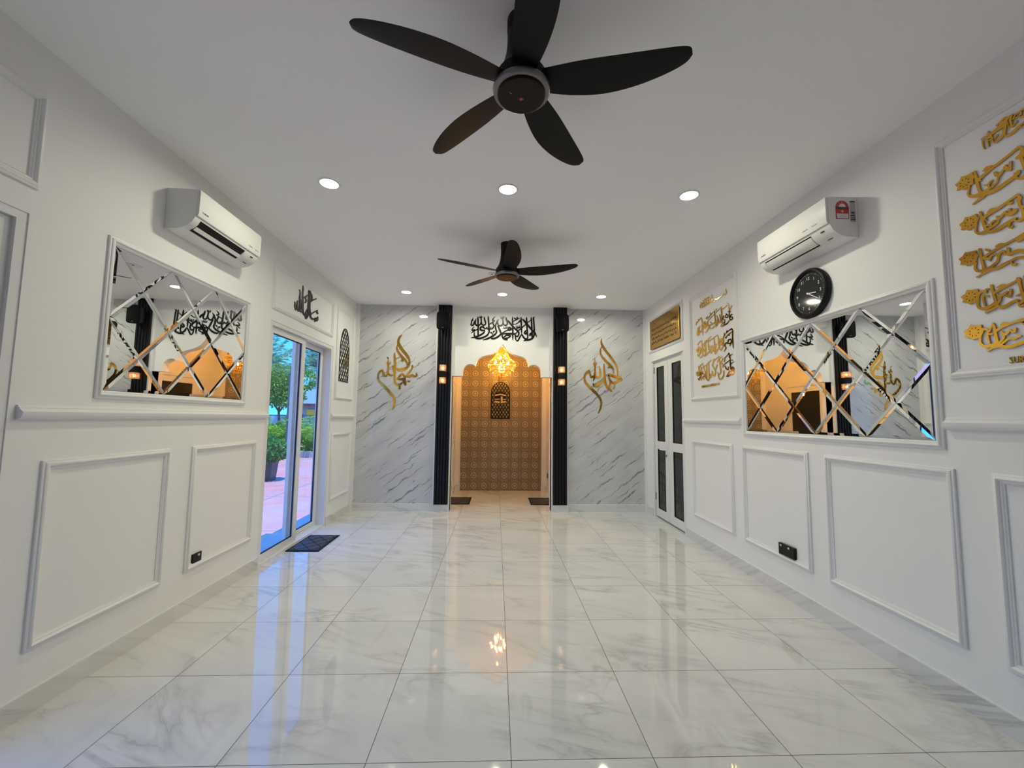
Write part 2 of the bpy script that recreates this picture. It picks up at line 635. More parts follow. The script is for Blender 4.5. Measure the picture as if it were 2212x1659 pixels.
def mosaic():
    m, nt, b = newmat('patterned brown beige tile')
    g = NB(nt)
    P, x, y, z = g.pos()
    c = 0.201
    fx = g.m('SUBTRACT', g.m('FRACT', g.m('DIVIDE', g.m('ADD', x, 0.7195), c)), 0.5)
    fz = g.m('SUBTRACT', g.m('FRACT', g.m('DIVIDE', g.m('SUBTRACT', z, -0.0045), c)), 0.5)
    r = g.m('SQRT', g.m('ADD', g.m('MULTIPLY', fx, fx), g.m('MULTIPLY', fz, fz)))
    th = g.m('ARCTAN2', fz, fx)
    ring = g.ramp(r, [(0.0, 0.0), (0.035, 0.0), (0.045, 1.0), (0.10, 1.0), (0.115, 0.15), (0.16, 0.3), (0.185, 0.68), (0.30, 0.62),
                      (0.315, 0.15), (0.34, 0.3)])
    pet = g.m('ADD', 0.5, g.m('MULTIPLY', g.m('SINE', g.m('MULTIPLY', th, 12.0)), 0.5))
    petz = g.ramp(r, [(0.11, 0.0), (0.12, 0.9), (0.18, 0.9), (0.20, 0.12), (0.30, 0.25), (0.31, 0.0)])
    med = g.m('SUBTRACT', ring, g.m('MULTIPLY', g.m('MULTIPLY', pet, petz), 0.5))
    # lattice between the medallions
    ax_, az_ = g.m('SUBTRACT', 0.5, g.m('ABSOLUTE', fx)), g.m('SUBTRACT', 0.5, g.m('ABSOLUTE', fz))
    rc = g.m('SQRT', g.m('ADD', g.m('MULTIPLY', ax_, ax_), g.m('MULTIPLY', az_, az_)))
    cor = g.ramp(rc, [(0.0, 0.3), (0.03, 0.55), (0.05, 0.1), (0.09, 0.6), (0.11, 0.05), (0.15, 0.1), (0.165, 0.6), (0.19, 0.35)])
    w1 = g.m('SINE', g.m('MULTIPLY', fx, 2 * math.pi * 6))
    w2 = g.m('SINE', g.m('MULTIPLY', fz, 2 * math.pi * 6))
    chk = g.m('ADD', 0.40, g.m('MULTIPLY', g.m('MULTIPLY', w1, w2), 0.55))
    band = g.ramp(g.m('MINIMUM', ax_, az_), [(0.0, 0.55), (0.012, 0.6), (0.02, 0.1), (0.045, 0.2), (0.055, 0.55), (0.07, 0.15)])
    lat = g.m('ADD', g.m('MULTIPLY', chk, 0.55), g.m('MULTIPLY', band, 0.45))
    lat = g.mix(g.m('LESS_THAN', rc, 0.17), lat, cor)
    val = g.mix(g.m('LESS_THAN', r, 0.325), lat, med)
    blot = g.noise(P, 3.1, 2)
    dark = g.mix(g.ramp(blot, [(0.4, 0.0), (0.6, 1.0)]), (0.062, 0.038, 0.026), (0.052, 0.040, 0.030))
    colr = g.mix(val, dark, (0.56, 0.47, 0.34))
    g.l(colr, b.inputs['Base Color'])
    b.inputs['Roughness'].default_value = 0.35
    return m


def stamped():
    m, nt, b = newmat('red stamped concrete')
    g = NB(nt)
    P, x, y, z = g.pos()
    n1 = g.noise(P, 0.5, 4)
    n2 = g.noise(P, 3.0, 5, 0.65)
    c1 = g.mix(g.ramp(n1, [(0.38, 0.0), (0.62, 1.0)]), (0.38, 0.13, 0.11), (0.27, 0.19, 0.24))
    c2 = g.mix(g.ramp(n2, [(0.35, 0.0), (0.7, 0.45)]), c1, (0.34, 0.29, 0.35))
    fx = g.m('ABSOLUTE', g.m('SUBTRACT', g.m('FRACT', g.m('DIVIDE', g.m('ADD', x, 0.6), 2.4)), 0.5))
    fy = g.m('ABSOLUTE', g.m('SUBTRACT', g.m('FRACT', g.m('DIVIDE', g.m('ADD', y, 0.2), 2.4)), 0.5))
    j = g.m('LESS_THAN', g.m('MINIMUM', fx, fy), 0.007)
    g.l(g.mix(j, c2, (0.16, 0.13, 0.14)), b.inputs['Base Color'])
    b.inputs['Roughness'].default_value = 0.6
    return m


def leafmat(name, c1, c2, tr=0.35):
    m, nt, b = newmat(name)
    g = NB(nt)
    P, x, y, z = g.pos()
    oi = g.n('ShaderNodeNewGeometry')
    colr = g.mix(oi.outputs['Random Per Island'], c1, c2)
    g.l(colr, b.inputs['Base Color'])
    b.inputs['Roughness'].default_value = 0.45
    t = g.n('ShaderNodeBsdfTranslucent')
    g.l(colr, t.inputs['Color'])
    mx = g.n('ShaderNodeMixShader')
    mx.inputs[0].default_value = tr
    out = nt.nodes.get('Material Output')
    g.l(b.outputs[0], mx.inputs[1])
    g.l(t.outputs[0], mx.inputs[2])
    g.l(mx.outputs[0], out.inputs[0])
    return m


def roof_tiles():
    m, nt, b = newmat('grey blue roof tiles')
    g = NB(nt)
    P, x, y, z = g.pos()
    w = g.m('MULTIPLY', g.m('SINE', g.m('MULTIPLY', x, 2 * math.pi * 8)), 0.5)
    h = g.m('FRACT', g.m('ADD', g.m('MULTIPLY', z, 9.0), g.m('MULTIPLY', w, 0.25)))
    k = g.ramp(h, [(0.0, 0.0), (0.25, 1.0), (1.0, 0.75)])
    g.l(g.mix(k, (0.03, 0.09, 0.13), (0.12, 0.23, 0.29)), b.inputs['Base Color'])
    b.inputs['Roughness'].default_value = 0.5
    return m


FLOORM = marble_floor()
WALLM = marble_wall()
MOSAIC = mosaic()
CONC = stamped()
ROOF = roof_tiles()
KERB = plain('grey kerb concrete', (0.30, 0.32, 0.34), 0.8)
SOIL = plain('soil', (0.05, 0.035, 0.025), 0.9)
POT = plain('dark grey planter', (0.045, 0.045, 0.06), 0.4)
BARK = plain('grey brown bark', (0.12, 0.09, 0.07), 0.85)
HOUSEW = plain('blue grey painted wall', (0.25, 0.42, 0.55), 0.7)
FASCIA = plain('red brown fascia', (0.30, 0.06, 0.04), 0.6)
SIGNY = plain('yellow signboard', (0.75, 0.60, 0.04), 0.5)
FENCE = plain('dark blue green metal', (0.04, 0.09, 0.11), 0.5)
STEP = plain('grey step tile', (0.40, 0.46, 0.50), 0.4)
LEAF_L = leafmat('bright yellow green leaves', (0.30, 0.52, 0.04), (0.10, 0.36, 0.05))
LEAF_M = leafmat('mid green leaves', (0.22, 0.42, 0.06), (0.06, 0.20, 0.04))
LEAF_D = leafmat('deep green leaves', (0.03, 0.16, 0.05), (0.10, 0.34, 0.07))
LEAF_P = leafmat('blue green palm leaflets', (0.07, 0.27, 0.18), (0.16, 0.42, 0.30))
GRASSM = leafmat('lawn green', (0.10, 0.30, 0.05), (0.06, 0.22, 0.05), 0.1)

# pen strokes of the wall calligraphy: u,v and half-width vector, half millimetres on the wall
CAL = {
    'shahada': '1189,6078,-3,4 1147,6045,-21,5 1158,5947,-24,-3 1170,5785,-24,-2 1177,5623,-27,0 1167,5462,-23,6 1115,5375,-17,21 1009,5329,-7,29 902,5317,-5,23 844,5289,-3,7|1082,6059,-8,0 1083,6000,-22,-1 1095,5784,-24,-2 1108,5568,-24,-1 1114,5396,-24,-1|927,6056,-8,0 928,5996,-24,-1 941,5780,-24,-2 959,5565,-24,-2 971,5425,-21,1 945,5360,-13,20 881,5365,12,24 827,5423,23,19 784,5486,2,24 731,5431,-18,12 690,5345,-20,12 648,5290,-3,21 594,5332,17,7 577,5471,21,3|1067,5967,-7,8 950,5867,-10,11 792,5723,-11,13 665,5613,-13,13 603,5536,-11,12 550,5503,-6,9|805,5988,-16,-15 897,5888,-26,-23 1005,5760,-24,-21 1134,5612,-22,-20 1209,5538,-22,-15 1253,5431,-10,-4|751,6058,-8,0 752,5971,-24,-1 765,5777,-24,-2 772,5615,-21,-1 773,5507,-8,0|479,6062,-8,0 481,5965,-24,-1 488,5771,-24,-1 496,5556,-24,-1 498,5394,-21,0 497,5303,-6,0|321,5940,-15,-16 386,5877,-24,-22 472,5771,-21,-20 580,5665,-20,-22 666,5591,-24,-17 688,5506,-24,3 646,5430,-11,21 582,5450,6,21|502,5912,6,-12 608,5968,8,-14 704,6024,5,-9|539,6015,-9,-20 592,5989,-9,-20|623,6044,-18,-12 640,6017,-17,-11|514,5815,2,-8 599,5833,5,-12 673,5883,10,-12 726,5938,17,-17|694,5916,6,-26 731,5925,6,-26|595,5773,-10,-3 611,5720,-8,-11 654,5731,10,-8 653,5774,11,0|654,5731,0,-13 707,5732,10,-9 701,5786,10,1|590,5665,5,-12 665,5699,6,-15 739,5733,4,-10|931,5640,-8,7 889,5596,-21,11 874,5531,-24,-3 901,5510,9,-19 943,5565,13,-10|1092,5568,-8,7 1050,5524,-18,11 1034,5470,-17,-17 1082,5492,15,-16 1103,5536,14,-7|147,5500,3,-27 263,5513,1,-24 422,5511,-1,-30 582,5509,-1,-27|147,5495,15,-15 210,5561,9,-13 315,5617,7,-17 410,5651,6,-20 474,5668,4,-16|346,5703,0,-24 409,5705,-9,-23 452,5662,-20,7 379,5618,1,19 335,5671,16,14|158,5484,-21,-3 169,5409,-21,-11 223,5346,-13,-23 319,5321,-7,-26|222,5400,12,-14 285,5455,9,-20 370,5467,-4,-32 423,5436,-21,5 350,5381,-7,17 265,5368,-3,19|197,5722,-10,-3 208,5679,-7,-13 250,5691,12,-9 250,5734,11,0|250,5691,-1,-15 298,5686,11,-10 303,5745,11,-1|272,6042,-10,-2 283,5983,-26,-7 317,5875,-24,-4 312,5810,-18,11 260,5777,0,24 206,5808,20,13 184,5894,21,4 172,5980,21,3|172,5980,-16,-2 184,5872,-24,1 164,5807,-18,12 111,5763,-7,23 47,5772,12,18 20,5826,20,7 3,5901,16,4|44,5977,-7,4 3,5912,-21,11 -38,5814,-21,12 -80,5759,-3,24 -123,5801,19,9 -140,5887,21,4|107,6054,-9,-3 118,6011,-10,-12 161,6007,11,-11 160,6056,11,0|161,6007,4,-16 203,6019,13,-9 203,6067,11,0|-74,6050,-6,6 -126,5995,-13,9 -146,5941,-23,-7 -103,5920,-9,-17 -77,5905,-7,-12|-260,5798,8,-14 -187,5843,8,-14 -113,5888,5,-9|21,5761,-22,-10 59,5676,-24,-11 103,5569,-25,-9 120,5505,-22,8 53,5429,-17,21 -52,5362,-11,27 -158,5344,1,24 -190,5370,8,10|-58,5759,-24,-3 -46,5652,-26,-5 -18,5556,-24,4 -75,5469,-18,20 -180,5402,-14,26 -316,5335,-9,22 -452,5292,-2,8|-291,6067,-8,-1 -285,5992,-24,-2 -271,5809,-26,-2 -258,5648,-26,-2 -256,5551,-23,6 -307,5453,-19,19 -412,5387,-11,24 -548,5342,-4,29 -654,5350,10,25 -702,5403,21,12 -725,5477,18,1 -710,5542,8,-2|-111,5758,-18,3 -121,5704,-19,10 -163,5660,-11,21 -205,5660,16,10 -195,5714,13,-2|-195,5660,-6,15 -247,5637,-3,21 -290,5647,11,18 -333,5689,16,9 -322,5711,10,-5|-322,5700,-11,15 -385,5656,2,21 -439,5708,10,25 -513,5707,-15,22 -533,5642,-28,-9 -479,5600,-8,-26 -405,5602,-18,-19 -414,5537,-19,14 -498,5471,-14,23 -602,5415,-11,27 -728,5375,-5,21 -822,5358,-1,6|-619,6038,-8,-1 -613,5963,-24,-1 -603,5748,-24,-1 -600,5587,-24,0 -597,5426,-21,0|-413,6038,-11,-1 -406,5968,-23,-6 -373,5860,-23,-4 -377,5796,-18,12 -429,5773,0,24 -482,5794,19,14 -505,5879,21,3 -512,5987,21,2|-506,5912,-18,4 -525,5814,-19,10 -588,5759,-7,23 -662,5768,12,21 -694,5821,21,4 -686,5908,16,-2|-666,5973,-7,3 -706,5886,-22,10 -747,5788,-20,13 -788,5749,-3,21 -825,5776,20,6 -816,5851,18,-3 -802,5905,17,-7 -761,5998,7,-3|-812,5916,3,-24 -765,5922,2,-19|-566,6040,-11,-7 -550,6013,-7,-17 -518,6019,5,-21 -481,6031,5,-15|-519,6073,-11,-1 -513,6008,-21,-2|-724,5708,-5,6 -776,5658,-13,9 -790,5604,-22,-14 -743,5605,3,-24 -701,5617,4,-16|-815,5508,5,-6 -763,5551,9,-13 -690,5596,8,-14 -617,5635,7,-14|-203,5541,-8,-23 -171,5529,-8,-23|-129,5554,10,-13 -87,5587,13,-17|-160,5467,9,-6 -129,5511,11,-8',
    'subhan': '-2972,5420,-5,4 -3054,5322,-31,17 -3089,5194,-39,-1 -3046,5068,-45,-23 -2964,4942,-40,-31 -2867,4833,-36,-30 -2785,4723,-36,-23 -2727,4613,-34,-6 -2738,4471,-36,14 -2820,4359,-27,34 -2942,4310,-12,54 -3066,4308,9,38 -3114,4354,11,11|-3102,5114,-15,4 -3129,5002,-23,0 -3103,4908,-31,-16 -3020,4782,-31,-24 -2923,4673,-31,-30 -2843,4596,-28,-21 -2793,4502,-26,-7 -2799,4423,-15,1|-2938,4641,-39,4 -2944,4578,-35,4|-3033,4703,-5,11 -3140,4654,-7,14|-3197,4850,-6,0 -3190,4732,-35,-3 -3166,4495,-39,-1 -3165,4259,-39,1 -3165,4023,-35,-3 -3129,3883,-28,-20 -3035,3837,-2,-35 -2958,3870,18,-26 -2921,3917,12,-10|-3003,3822,-31,0 -2999,3713,-35,-1|-2628,4441,-31,3 -2634,4362,-22,9 -2693,4267,-23,16 -2782,4139,-31,2 -2703,4101,1,-43 -2627,4142,1,-39 -2548,4104,1,-35 -2487,4144,29,-13 -2497,4223,12,1|-2781,4108,-1,31 -2858,4107,15,32 -2938,4184,-1,31 -3013,4104,-24,21 -3072,4025,-27,-14 -2963,4011,1,-35 -2840,4028,6,-39|-2870,4012,-46,-8 -2852,3918,-52,-14 -2818,3825,-22,-8|-2760,3951,1,-24 -2683,3952,1,-24|-3241,4431,-22,-7 -3206,4321,-30,-7 -3178,4180,-23,-4|-3413,4696,-12,-9 -3373,4641,-12,-9|-3379,4602,-12,0 -3375,4491,-31,-1 -3369,4318,-31,-1 -3364,4193,-23,0|-3423,4538,-11,-3 -3406,4483,-7,-18 -3321,4492,12,-16 -3308,4556,11,-3|-3230,4124,1,23 -3308,4131,11,33 -3379,4177,-7,31 -3430,4105,-14,24 -3485,4112,26,22 -3527,4221,33,11 -3545,4284,4,31 -3621,4236,-27,23 -3663,4141,-30,8 -3667,4031,-30,-7 -3609,3922,-27,-22 -3497,3814,-27,-27 -3368,3676,-31,-29 -3224,3522,-30,-24 -3143,3399,-33,-11 -3138,3274,-34,4 -3165,3150,-26,9 -3207,3048,-9,4',
    'hamd': '3337,5423,-10,0 3328,5293,-28,-5 3376,5164,-36,-20 3472,5020,-33,-25 3600,4861,-32,-25 3728,4686,-31,-20 3808,4542,-27,-10 3847,4366,-24,-3 3846,4221,-24,0|3336,5155,-12,3 3294,5017,-24,0 3326,4872,-29,-15 3438,4729,-31,-27 3550,4618,-29,-29 3646,4523,-29,-23 3710,4412,-27,-8 3709,4299,-20,0|3548,4249,-6,-40 3660,4234,-12,-43 3789,4188,-14,-42 3901,4158,-22,-52 3966,4119,-43,21 3852,4061,-18,36 3723,3995,-2,36 3627,4042,29,29 3579,4137,30,13 3548,4232,27,9|3627,4026,-38,12 3594,3929,-29,13 3545,3849,-27,16|3707,3995,-23,-8 3746,3884,-20,0 3705,3803,-14,7|3413,4600,-20,0 3412,4487,-28,-2 3427,4295,-36,-3 3434,4071,-40,-6 3473,3927,-36,-17 3545,3833,-36,-32 3641,3739,-20,-20|3402,4070,-20,24 3305,3989,-26,30 3192,3891,-17,36 3096,3890,17,27 3064,3969,22,9|3252,4532,-12,-2 3275,4388,-32,-5 3290,4244,-31,6 3226,4163,-16,32 3162,4178,10,39|3116,4771,-10,0 3115,4659,-16,-1 3123,4530,-32,-1 3122,4370,-32,0 3113,4209,-40,6 3065,4049,-9,3|3067,4642,-9,-3 3099,4554,-9,-18 3163,4595,14,-7 3156,4659,10,1|3065,4193,-9,35 3001,4176,24,28 2953,4287,30,11 2937,4367,5,36 2841,4301,-28,22 2785,4172,-32,3 2808,4029,-33,-15 2904,3903,-30,-27 3048,3762,-31,-31 3191,3621,-31,-26 3286,3479,-33,-15 3318,3337,-32,0 3285,3178,-27,8 3212,3020,-9,4|3533,4473,7,-10 3598,4522,0,-20 3694,4476,-5,-11|3566,4578,-28,-16 3614,4490,-28,-16|3153,3970,11,-21 3201,3995,9,-18',
    'masha': '9298,5755,-16,-6 9314,5682,-33,-10 9305,5583,-26,-7 9319,5459,-30,-9 9334,5335,-40,-11 9351,5243,-33,-10 9388,5157,-34,-14 9461,5124,-15,-21 9541,5163,17,-14 9664,5214,13,-12|9153,5622,-18,-8 9191,5580,-25,-9 9192,5517,-29,-8 9186,5452,-45,-12 9193,5391,-38,-11 9197,5297,-32,-9 9214,5207,-35,-12 9266,5157,-28,-17 9333,5162,-8,-14|9263,5417,-29,-9 9281,5320,-36,-11 9311,5233,-32,-10|8972,5293,-21,-6 8982,5206,-24,-8 9022,5131,1,-12 9062,5228,28,4 9093,5352,25,5|9083,5265,-31,-10 9121,5163,-28,-10 9150,5139,2,-14 9197,5183,26,-3|9337,5483,11,-3 9452,5563,14,-5 9572,5632,11,-5|9494,5562,-15,2 9443,5521,-24,-6 9483,5480,-27,-9 9467,5430,-28,-1 9415,5396,-11,3|9595,5744,-21,-7 9607,5642,-32,-9 9604,5476,-35,-9 9609,5312,-35,-9 9609,5194,-35,-6 9563,5090,-26,-1 9524,5061,21,13 9490,5118,27,7 9513,5221,27,4 9554,5291,16,1|9667,5750,-21,-7 9677,5663,-32,-9 9675,5496,-32,-8 9676,5363,-32,-9 9701,5270,-39,-12 9738,5213,-57,-16 9727,5177,-41,-16 9806,5136,-29,-21 9911,5142,8,-18 10027,5204,-33,-16 9977,5103,-29,-3|9709,5707,-27,-13 9767,5657,-25,-9 9769,5577,-25,-4 9703,5504,-19,0|9703,5504,13,-4 9843,5591,15,-7 10004,5669,11,-8|9793,5241,14,-5 9950,5335,17,-7 10113,5412,11,-7|10055,5369,-38,-17 10107,5334,-42,-19|10043,5201,-30,-10 10083,5135,-30,-17 10126,5173,31,4 10125,5249,27,6',
    'ikhlas_a': '8253,5587,9,2 8248,5547,18,4 8232,5506,21,8 8265,5481,10,12 8340,5497,6,10 8406,5488,10,10 8499,5472,7,8 8608,5467,4,8 8717,5499,0,7|8831,5631,8,1 8798,5575,13,2 8772,5515,14,5 8831,5479,17,7 8805,5441,-3,-8 8705,5458,-6,-6|8940,5625,8,1 8914,5564,18,3 8888,5495,18,3|9015,5624,9,2 9003,5567,18,3 8962,5486,17,2|9135,5636,9,1 9108,5574,18,2 9067,5492,18,2|9214,5612,9,1 9186,5549,19,3 9160,5455,19,3|9310,5592,9,1 9281,5536,19,3 9253,5457,19,3|9361,5534,16,3 9348,5466,12,2|9352,5548,-9,-9 9217,5557,-12,-13 9063,5561,-14,-15 8914,5571,-11,-13 8827,5569,-6,-9|9330,5502,-7,-9 9173,5498,-12,-15 9036,5499,-11,-15 8888,5495,-8,-11|9317,5458,-6,-7 9191,5463,-11,-13 9038,5461,-9,-11 8919,5473,-8,-8|9230,5609,-7,-9 9091,5608,-9,-11 8956,5614,-8,-9|8303,5471,10,-4 8279,5453,10,-4',
    'ikhlas_b': '8046,4992,7,11 8094,4991,20,12 8108,4953,21,-2 8049,4931,18,-7 8045,4903,20,12 8111,4891,-4,13 8145,4934,-24,-3 8152,5040,-21,-5 8159,5133,-18,-4 8167,5219,-15,-3|8160,5105,-9,-7 8098,5130,-13,-8 8059,5175,-14,-7|8198,5087,-2,-13 8101,5069,-2,-14|8160,4896,15,9 8236,4851,16,14 8350,4842,13,17 8467,4832,3,13 8492,4859,-14,2|8275,5058,17,-7 8203,5004,21,2 8242,4972,12,15 8304,4994,-21,-1 8276,5037,-18,-7|8365,5038,22,8 8395,4973,25,3 8332,4944,21,-3 8334,4909,16,9 8425,4887,14,10 8493,4852,10,7|8322,4892,14,7 8362,4859,17,9|8445,5253,13,4 8448,5188,26,6 8435,5077,23,5 8434,4961,19,4 8439,4876,13,3|8472,5245,7,6 8594,5212,10,8 8664,5186,10,7|8228,5229,6,6 8330,5207,9,8 8422,5189,8,8|8178,5229,-10,4 8250,5285,-8,3|8519,5105,19,3 8496,5034,23,4 8487,4952,22,8 8542,4929,-11,9 8565,4993,-22,-1 8603,5046,-19,-1 8627,5110,-16,-2|8603,5046,17,4 8609,4937,20,6 8639,4885,-1,11 8663,4949,-20,-3 8672,5026,-17,-3|8737,5250,17,2 8713,5176,24,4 8705,5070,24,5 8697,4957,24,5 8688,4859,10,2|8759,5233,8,6 8905,5180,12,8 9025,5141,12,9 9055,5133,8,6|8720,5171,7,6 8879,5128,11,8 9028,5080,12,8|8646,5263,16,7 8661,5237,20,8|8903,5217,-20,-9 8887,5236,-17,-7|9037,5190,16,8 9084,5155,20,10|8912,5037,16,-4 8843,4984,10,-10 8745,4961,1,-11|8744,4983,14,14 8858,4965,16,18 8960,4965,27,11 8920,4888,14,-8 8806,4878,-10,-12 8748,4902,-16,-11|9028,5072,22,4 9018,4993,25,4 8992,4926,28,10 9100,4850,20,13 9160,4855,5,12|9163,5096,35,-7 9076,5022,44,7 9140,4959,28,24 9262,4986,-32,11 9274,5051,-45,-16 9195,5088,-30,-18|9182,5038,59,6 9168,5004,59,6|9297,5230,15,3 9277,5147,23,4 9268,5011,23,4 9255,4812,9,2|9312,5234,12,8 9426,5198,15,10 9561,5141,14,7 9562,5109,12,3|9466,5220,-15,-15 9441,5222,-15,-15|9542,5173,-21,-11 9529,5182,-21,-11|9276,5012,19,6 9313,4902,25,11 9392,4911,-17,5 9421,4981,-24,-5 9394,5047,-20,-6|9406,4962,20,6 9444,4858,22,13 9489,4923,-24,-4 9468,5023,-24,-7 9451,5035,-11,-5|9489,4923,20,5 9502,4837,22,9 9532,4884,-24,-4 9521,4946,-16,-4',
    'ikhlas_c': '8093,4711,23,-2 8053,4653,25,3 8066,4540,28,5 8059,4415,28,4 8051,4298,11,1|8086,4702,13,15 8204,4685,11,11 8327,4643,10,8|8075,4641,11,10 8224,4605,12,10 8332,4559,12,9|8126,4502,12,17 8215,4494,27,15 8233,4430,25,-11 8116,4425,-24,-17 8112,4483,-25,-5|8233,4430,-8,19 8307,4452,19,19 8356,4401,34,6 8313,4351,26,7 8393,4288,13,6|8116,4425,25,12 8177,4370,16,7|8195,4587,-14,-12 8177,4591,-14,-12|8309,4558,-18,-14 8289,4566,-15,-12|8248,4703,13,7 8280,4676,15,7|8372,4678,15,2 8359,4624,26,8 8408,4574,27,7 8398,4477,23,5 8434,4398,25,10 8516,4334,20,16 8546,4365,-17,3|8487,4580,29,-2 8443,4520,39,6 8478,4457,28,19 8573,4465,-27,12 8586,4529,-39,-12 8519,4569,1,-19 8506,4514,47,4|8634,4688,16,1 8598,4602,24,3 8605,4471,24,3 8576,4414,31,10 8677,4352,31,16 8746,4301,-1,20 8776,4368,-27,2 8825,4412,-24,1 8855,4498,-21,-1|8626,4686,7,7 8812,4652,11,10 9006,4616,10,9|8895,4714,8,5 9021,4665,13,8 9132,4612,14,8|8779,4637,13,2 8767,4545,25,3 8756,4436,25,2 8726,4360,24,1|8702,4497,25,5 8714,4429,25,5|8976,4510,18,-10 8925,4483,29,-1 8928,4429,28,10 9000,4386,24,13 9129,4323,14,8|9039,4659,18,3 9027,4546,27,4 9015,4434,26,3|8855,4489,21,1 8825,4412,25,7 8932,4339,17,16 8947,4387,-21,-1|9167,4646,18,3 9155,4541,27,4 9142,4427,27,5 9203,4307,23,11 9256,4362,-20,3|9324,4694,19,3 9312,4569,28,4 9309,4436,33,4 9295,4339,26,9 9431,4303,9,7|9334,4696,9,7 9451,4670,18,11 9512,4623,17,7|9094,4660,10,6 9225,4601,22,6 9175,4498,22,0|9476,4569,39,-8 9401,4508,47,2 9423,4454,36,21 9521,4460,-31,14 9548,4523,-46,-15 9479,4511,2,-33|9386,4429,24,11 9506,4352,19,17 9524,4403,-24,-1|9269,4486,1,-14 9195,4473,26,0 9235,4424,26,9',
    'ikhlas_d': '8093,3927,18,-4 8059,3891,31,1 8075,3852,14,16 8131,3875,-27,3 8114,3922,-25,-5|8175,4136,18,2 8174,4020,29,3 8166,3912,29,1 8147,3860,23,8 8221,3844,20,11 8330,3755,13,6|8092,4190,7,6 8219,4151,11,10|8215,4226,21,11 8276,4185,14,9 8393,4143,10,8|8200,4215,22,2 8191,4122,26,2|8051,4028,6,6 8168,3995,10,10|8121,4071,7,-9 8085,4058,7,-9|8063,3826,25,10 8108,3782,17,15 8195,3783,14,18 8285,3750,14,11|8407,4017,-9,-8 8284,4052,-11,-10 8178,4079,-8,-8|8378,3988,21,-3 8321,3914,21,-7 8263,3890,-20,-14 8245,3946,-15,-3|8430,3884,23,3 8435,3799,26,6 8501,3738,21,14 8596,3730,-16,14 8641,3795,-23,2 8647,3830,-16,-1|8447,4151,29,10 8481,4104,22,7 8514,4066,23,0 8439,4004,26,-2 8457,3964,19,4|8389,4074,-23,-5 8371,4123,-22,-5|8602,4217,20,1 8576,4109,24,1 8551,3984,28,2 8541,3871,27,5 8607,3835,3,15 8669,3876,-15,6|8586,4215,7,6 8736,4175,13,10 8822,4142,14,10|8476,4198,6,5 8606,4156,13,8 8674,4096,11,4|8878,4060,22,-4 8781,3959,26,-4 8751,3903,29,4 8806,3811,22,12 8872,3845,-24,3 8885,3927,-26,-1|8802,4193,12,3 8840,4118,24,7 8878,4060,24,7|8677,4044,23,7 8731,3962,20,5|9031,4135,18,2 9038,3999,27,3 9030,3816,31,4 9070,3738,19,17 9139,3790,-27,0 9130,3964,-27,-3 9132,4102,-18,-2|8906,4181,8,6 9031,4144,15,10 9123,4101,14,8|9287,4122,22,0 9237,4022,22,-1 9186,3924,27,1 9174,3802,27,2|9141,4103,8,7 9271,4073,14,11 9386,4040,12,9|8974,3874,33,-3 8942,3825,34,5 8996,3794,24,12|9384,4087,19,2 9372,3944,28,3 9381,3775,19,2|9314,3975,23,1 9298,3917,25,-8 9188,3887,32,3 9302,3833,31,8 9267,3783,26,-3|9285,4169,8,5 9401,4127,15,9 9480,4089,15,8|9484,4032,44,-6 9429,3969,48,2 9451,3905,38,18 9549,3906,-36,13 9565,3975,-45,-14 9487,3966,2,-33|9415,3863,26,8 9496,3786,22,14 9523,3826,-23,2|9499,4120,24,1 9482,4061,29,1',
    'nas_a': '3630,5683,4,3 3631,5657,7,-6 3604,5637,-3,-12 3571,5645,-5,-14 3532,5648,-4,-15 3494,5646,-3,-12|3692,5641,-2,-5 3662,5642,-1,-12 3634,5618,-2,-15 3608,5622,-4,-12|3682,5620,6,4 3682,5573,5,2 3672,5527,4,1|3643,5592,8,3 3638,5557,5,2 3638,5529,4,3|3646,5608,-4,-7 3622,5628,-2,-8 3606,5607,5,2 3618,5584,3,7 3643,5597,0,7|3603,5600,6,4 3602,5554,6,-1 3579,5533,-2,-10 3546,5546,-5,-11 3520,5564,-7,-10 3514,5599,-8,-5 3520,5617,-6,1|3564,5690,-2,-5 3528,5703,-4,-10 3492,5716,0,-9 3488,5678,10,7 3495,5629,8,7 3506,5575,7,5 3501,5539,3,-6 3471,5533,-4,-12 3430,5547,-5,-13 3393,5563,-5,-11 3354,5576,-3,-9 3315,5581,-3,-9|3533,5684,-4,-12 3498,5685,-5,-12 3459,5704,-4,-9 3439,5710,5,2 3455,5670,8,6 3447,5594,6,-5 3425,5613,-3,-7 3412,5620,-3,-7|3592,5651,-3,-7 3541,5664,-3,-10 3493,5659,-2,-9|3473,5649,5,3 3473,5608,5,-1 3459,5611,-3,-7|3439,5710,2,-4 3420,5687,5,3 3436,5655,6,1 3413,5655,-2,-7 3403,5652,-1,-5|3410,5688,-3,-8 3380,5695,-3,-8 3345,5698,-3,-9 3301,5705,-2,-7|3375,5686,4,5 3379,5664,6,7 3391,5643,3,-6 3350,5625,-2,-10 3319,5622,-2,-9|3400,5551,0,-7 3369,5536,-2,-10 3356,5539,-3,-9 3321,5551,-3,-8|3583,5577,-5,-8 3563,5599,-4,-6',
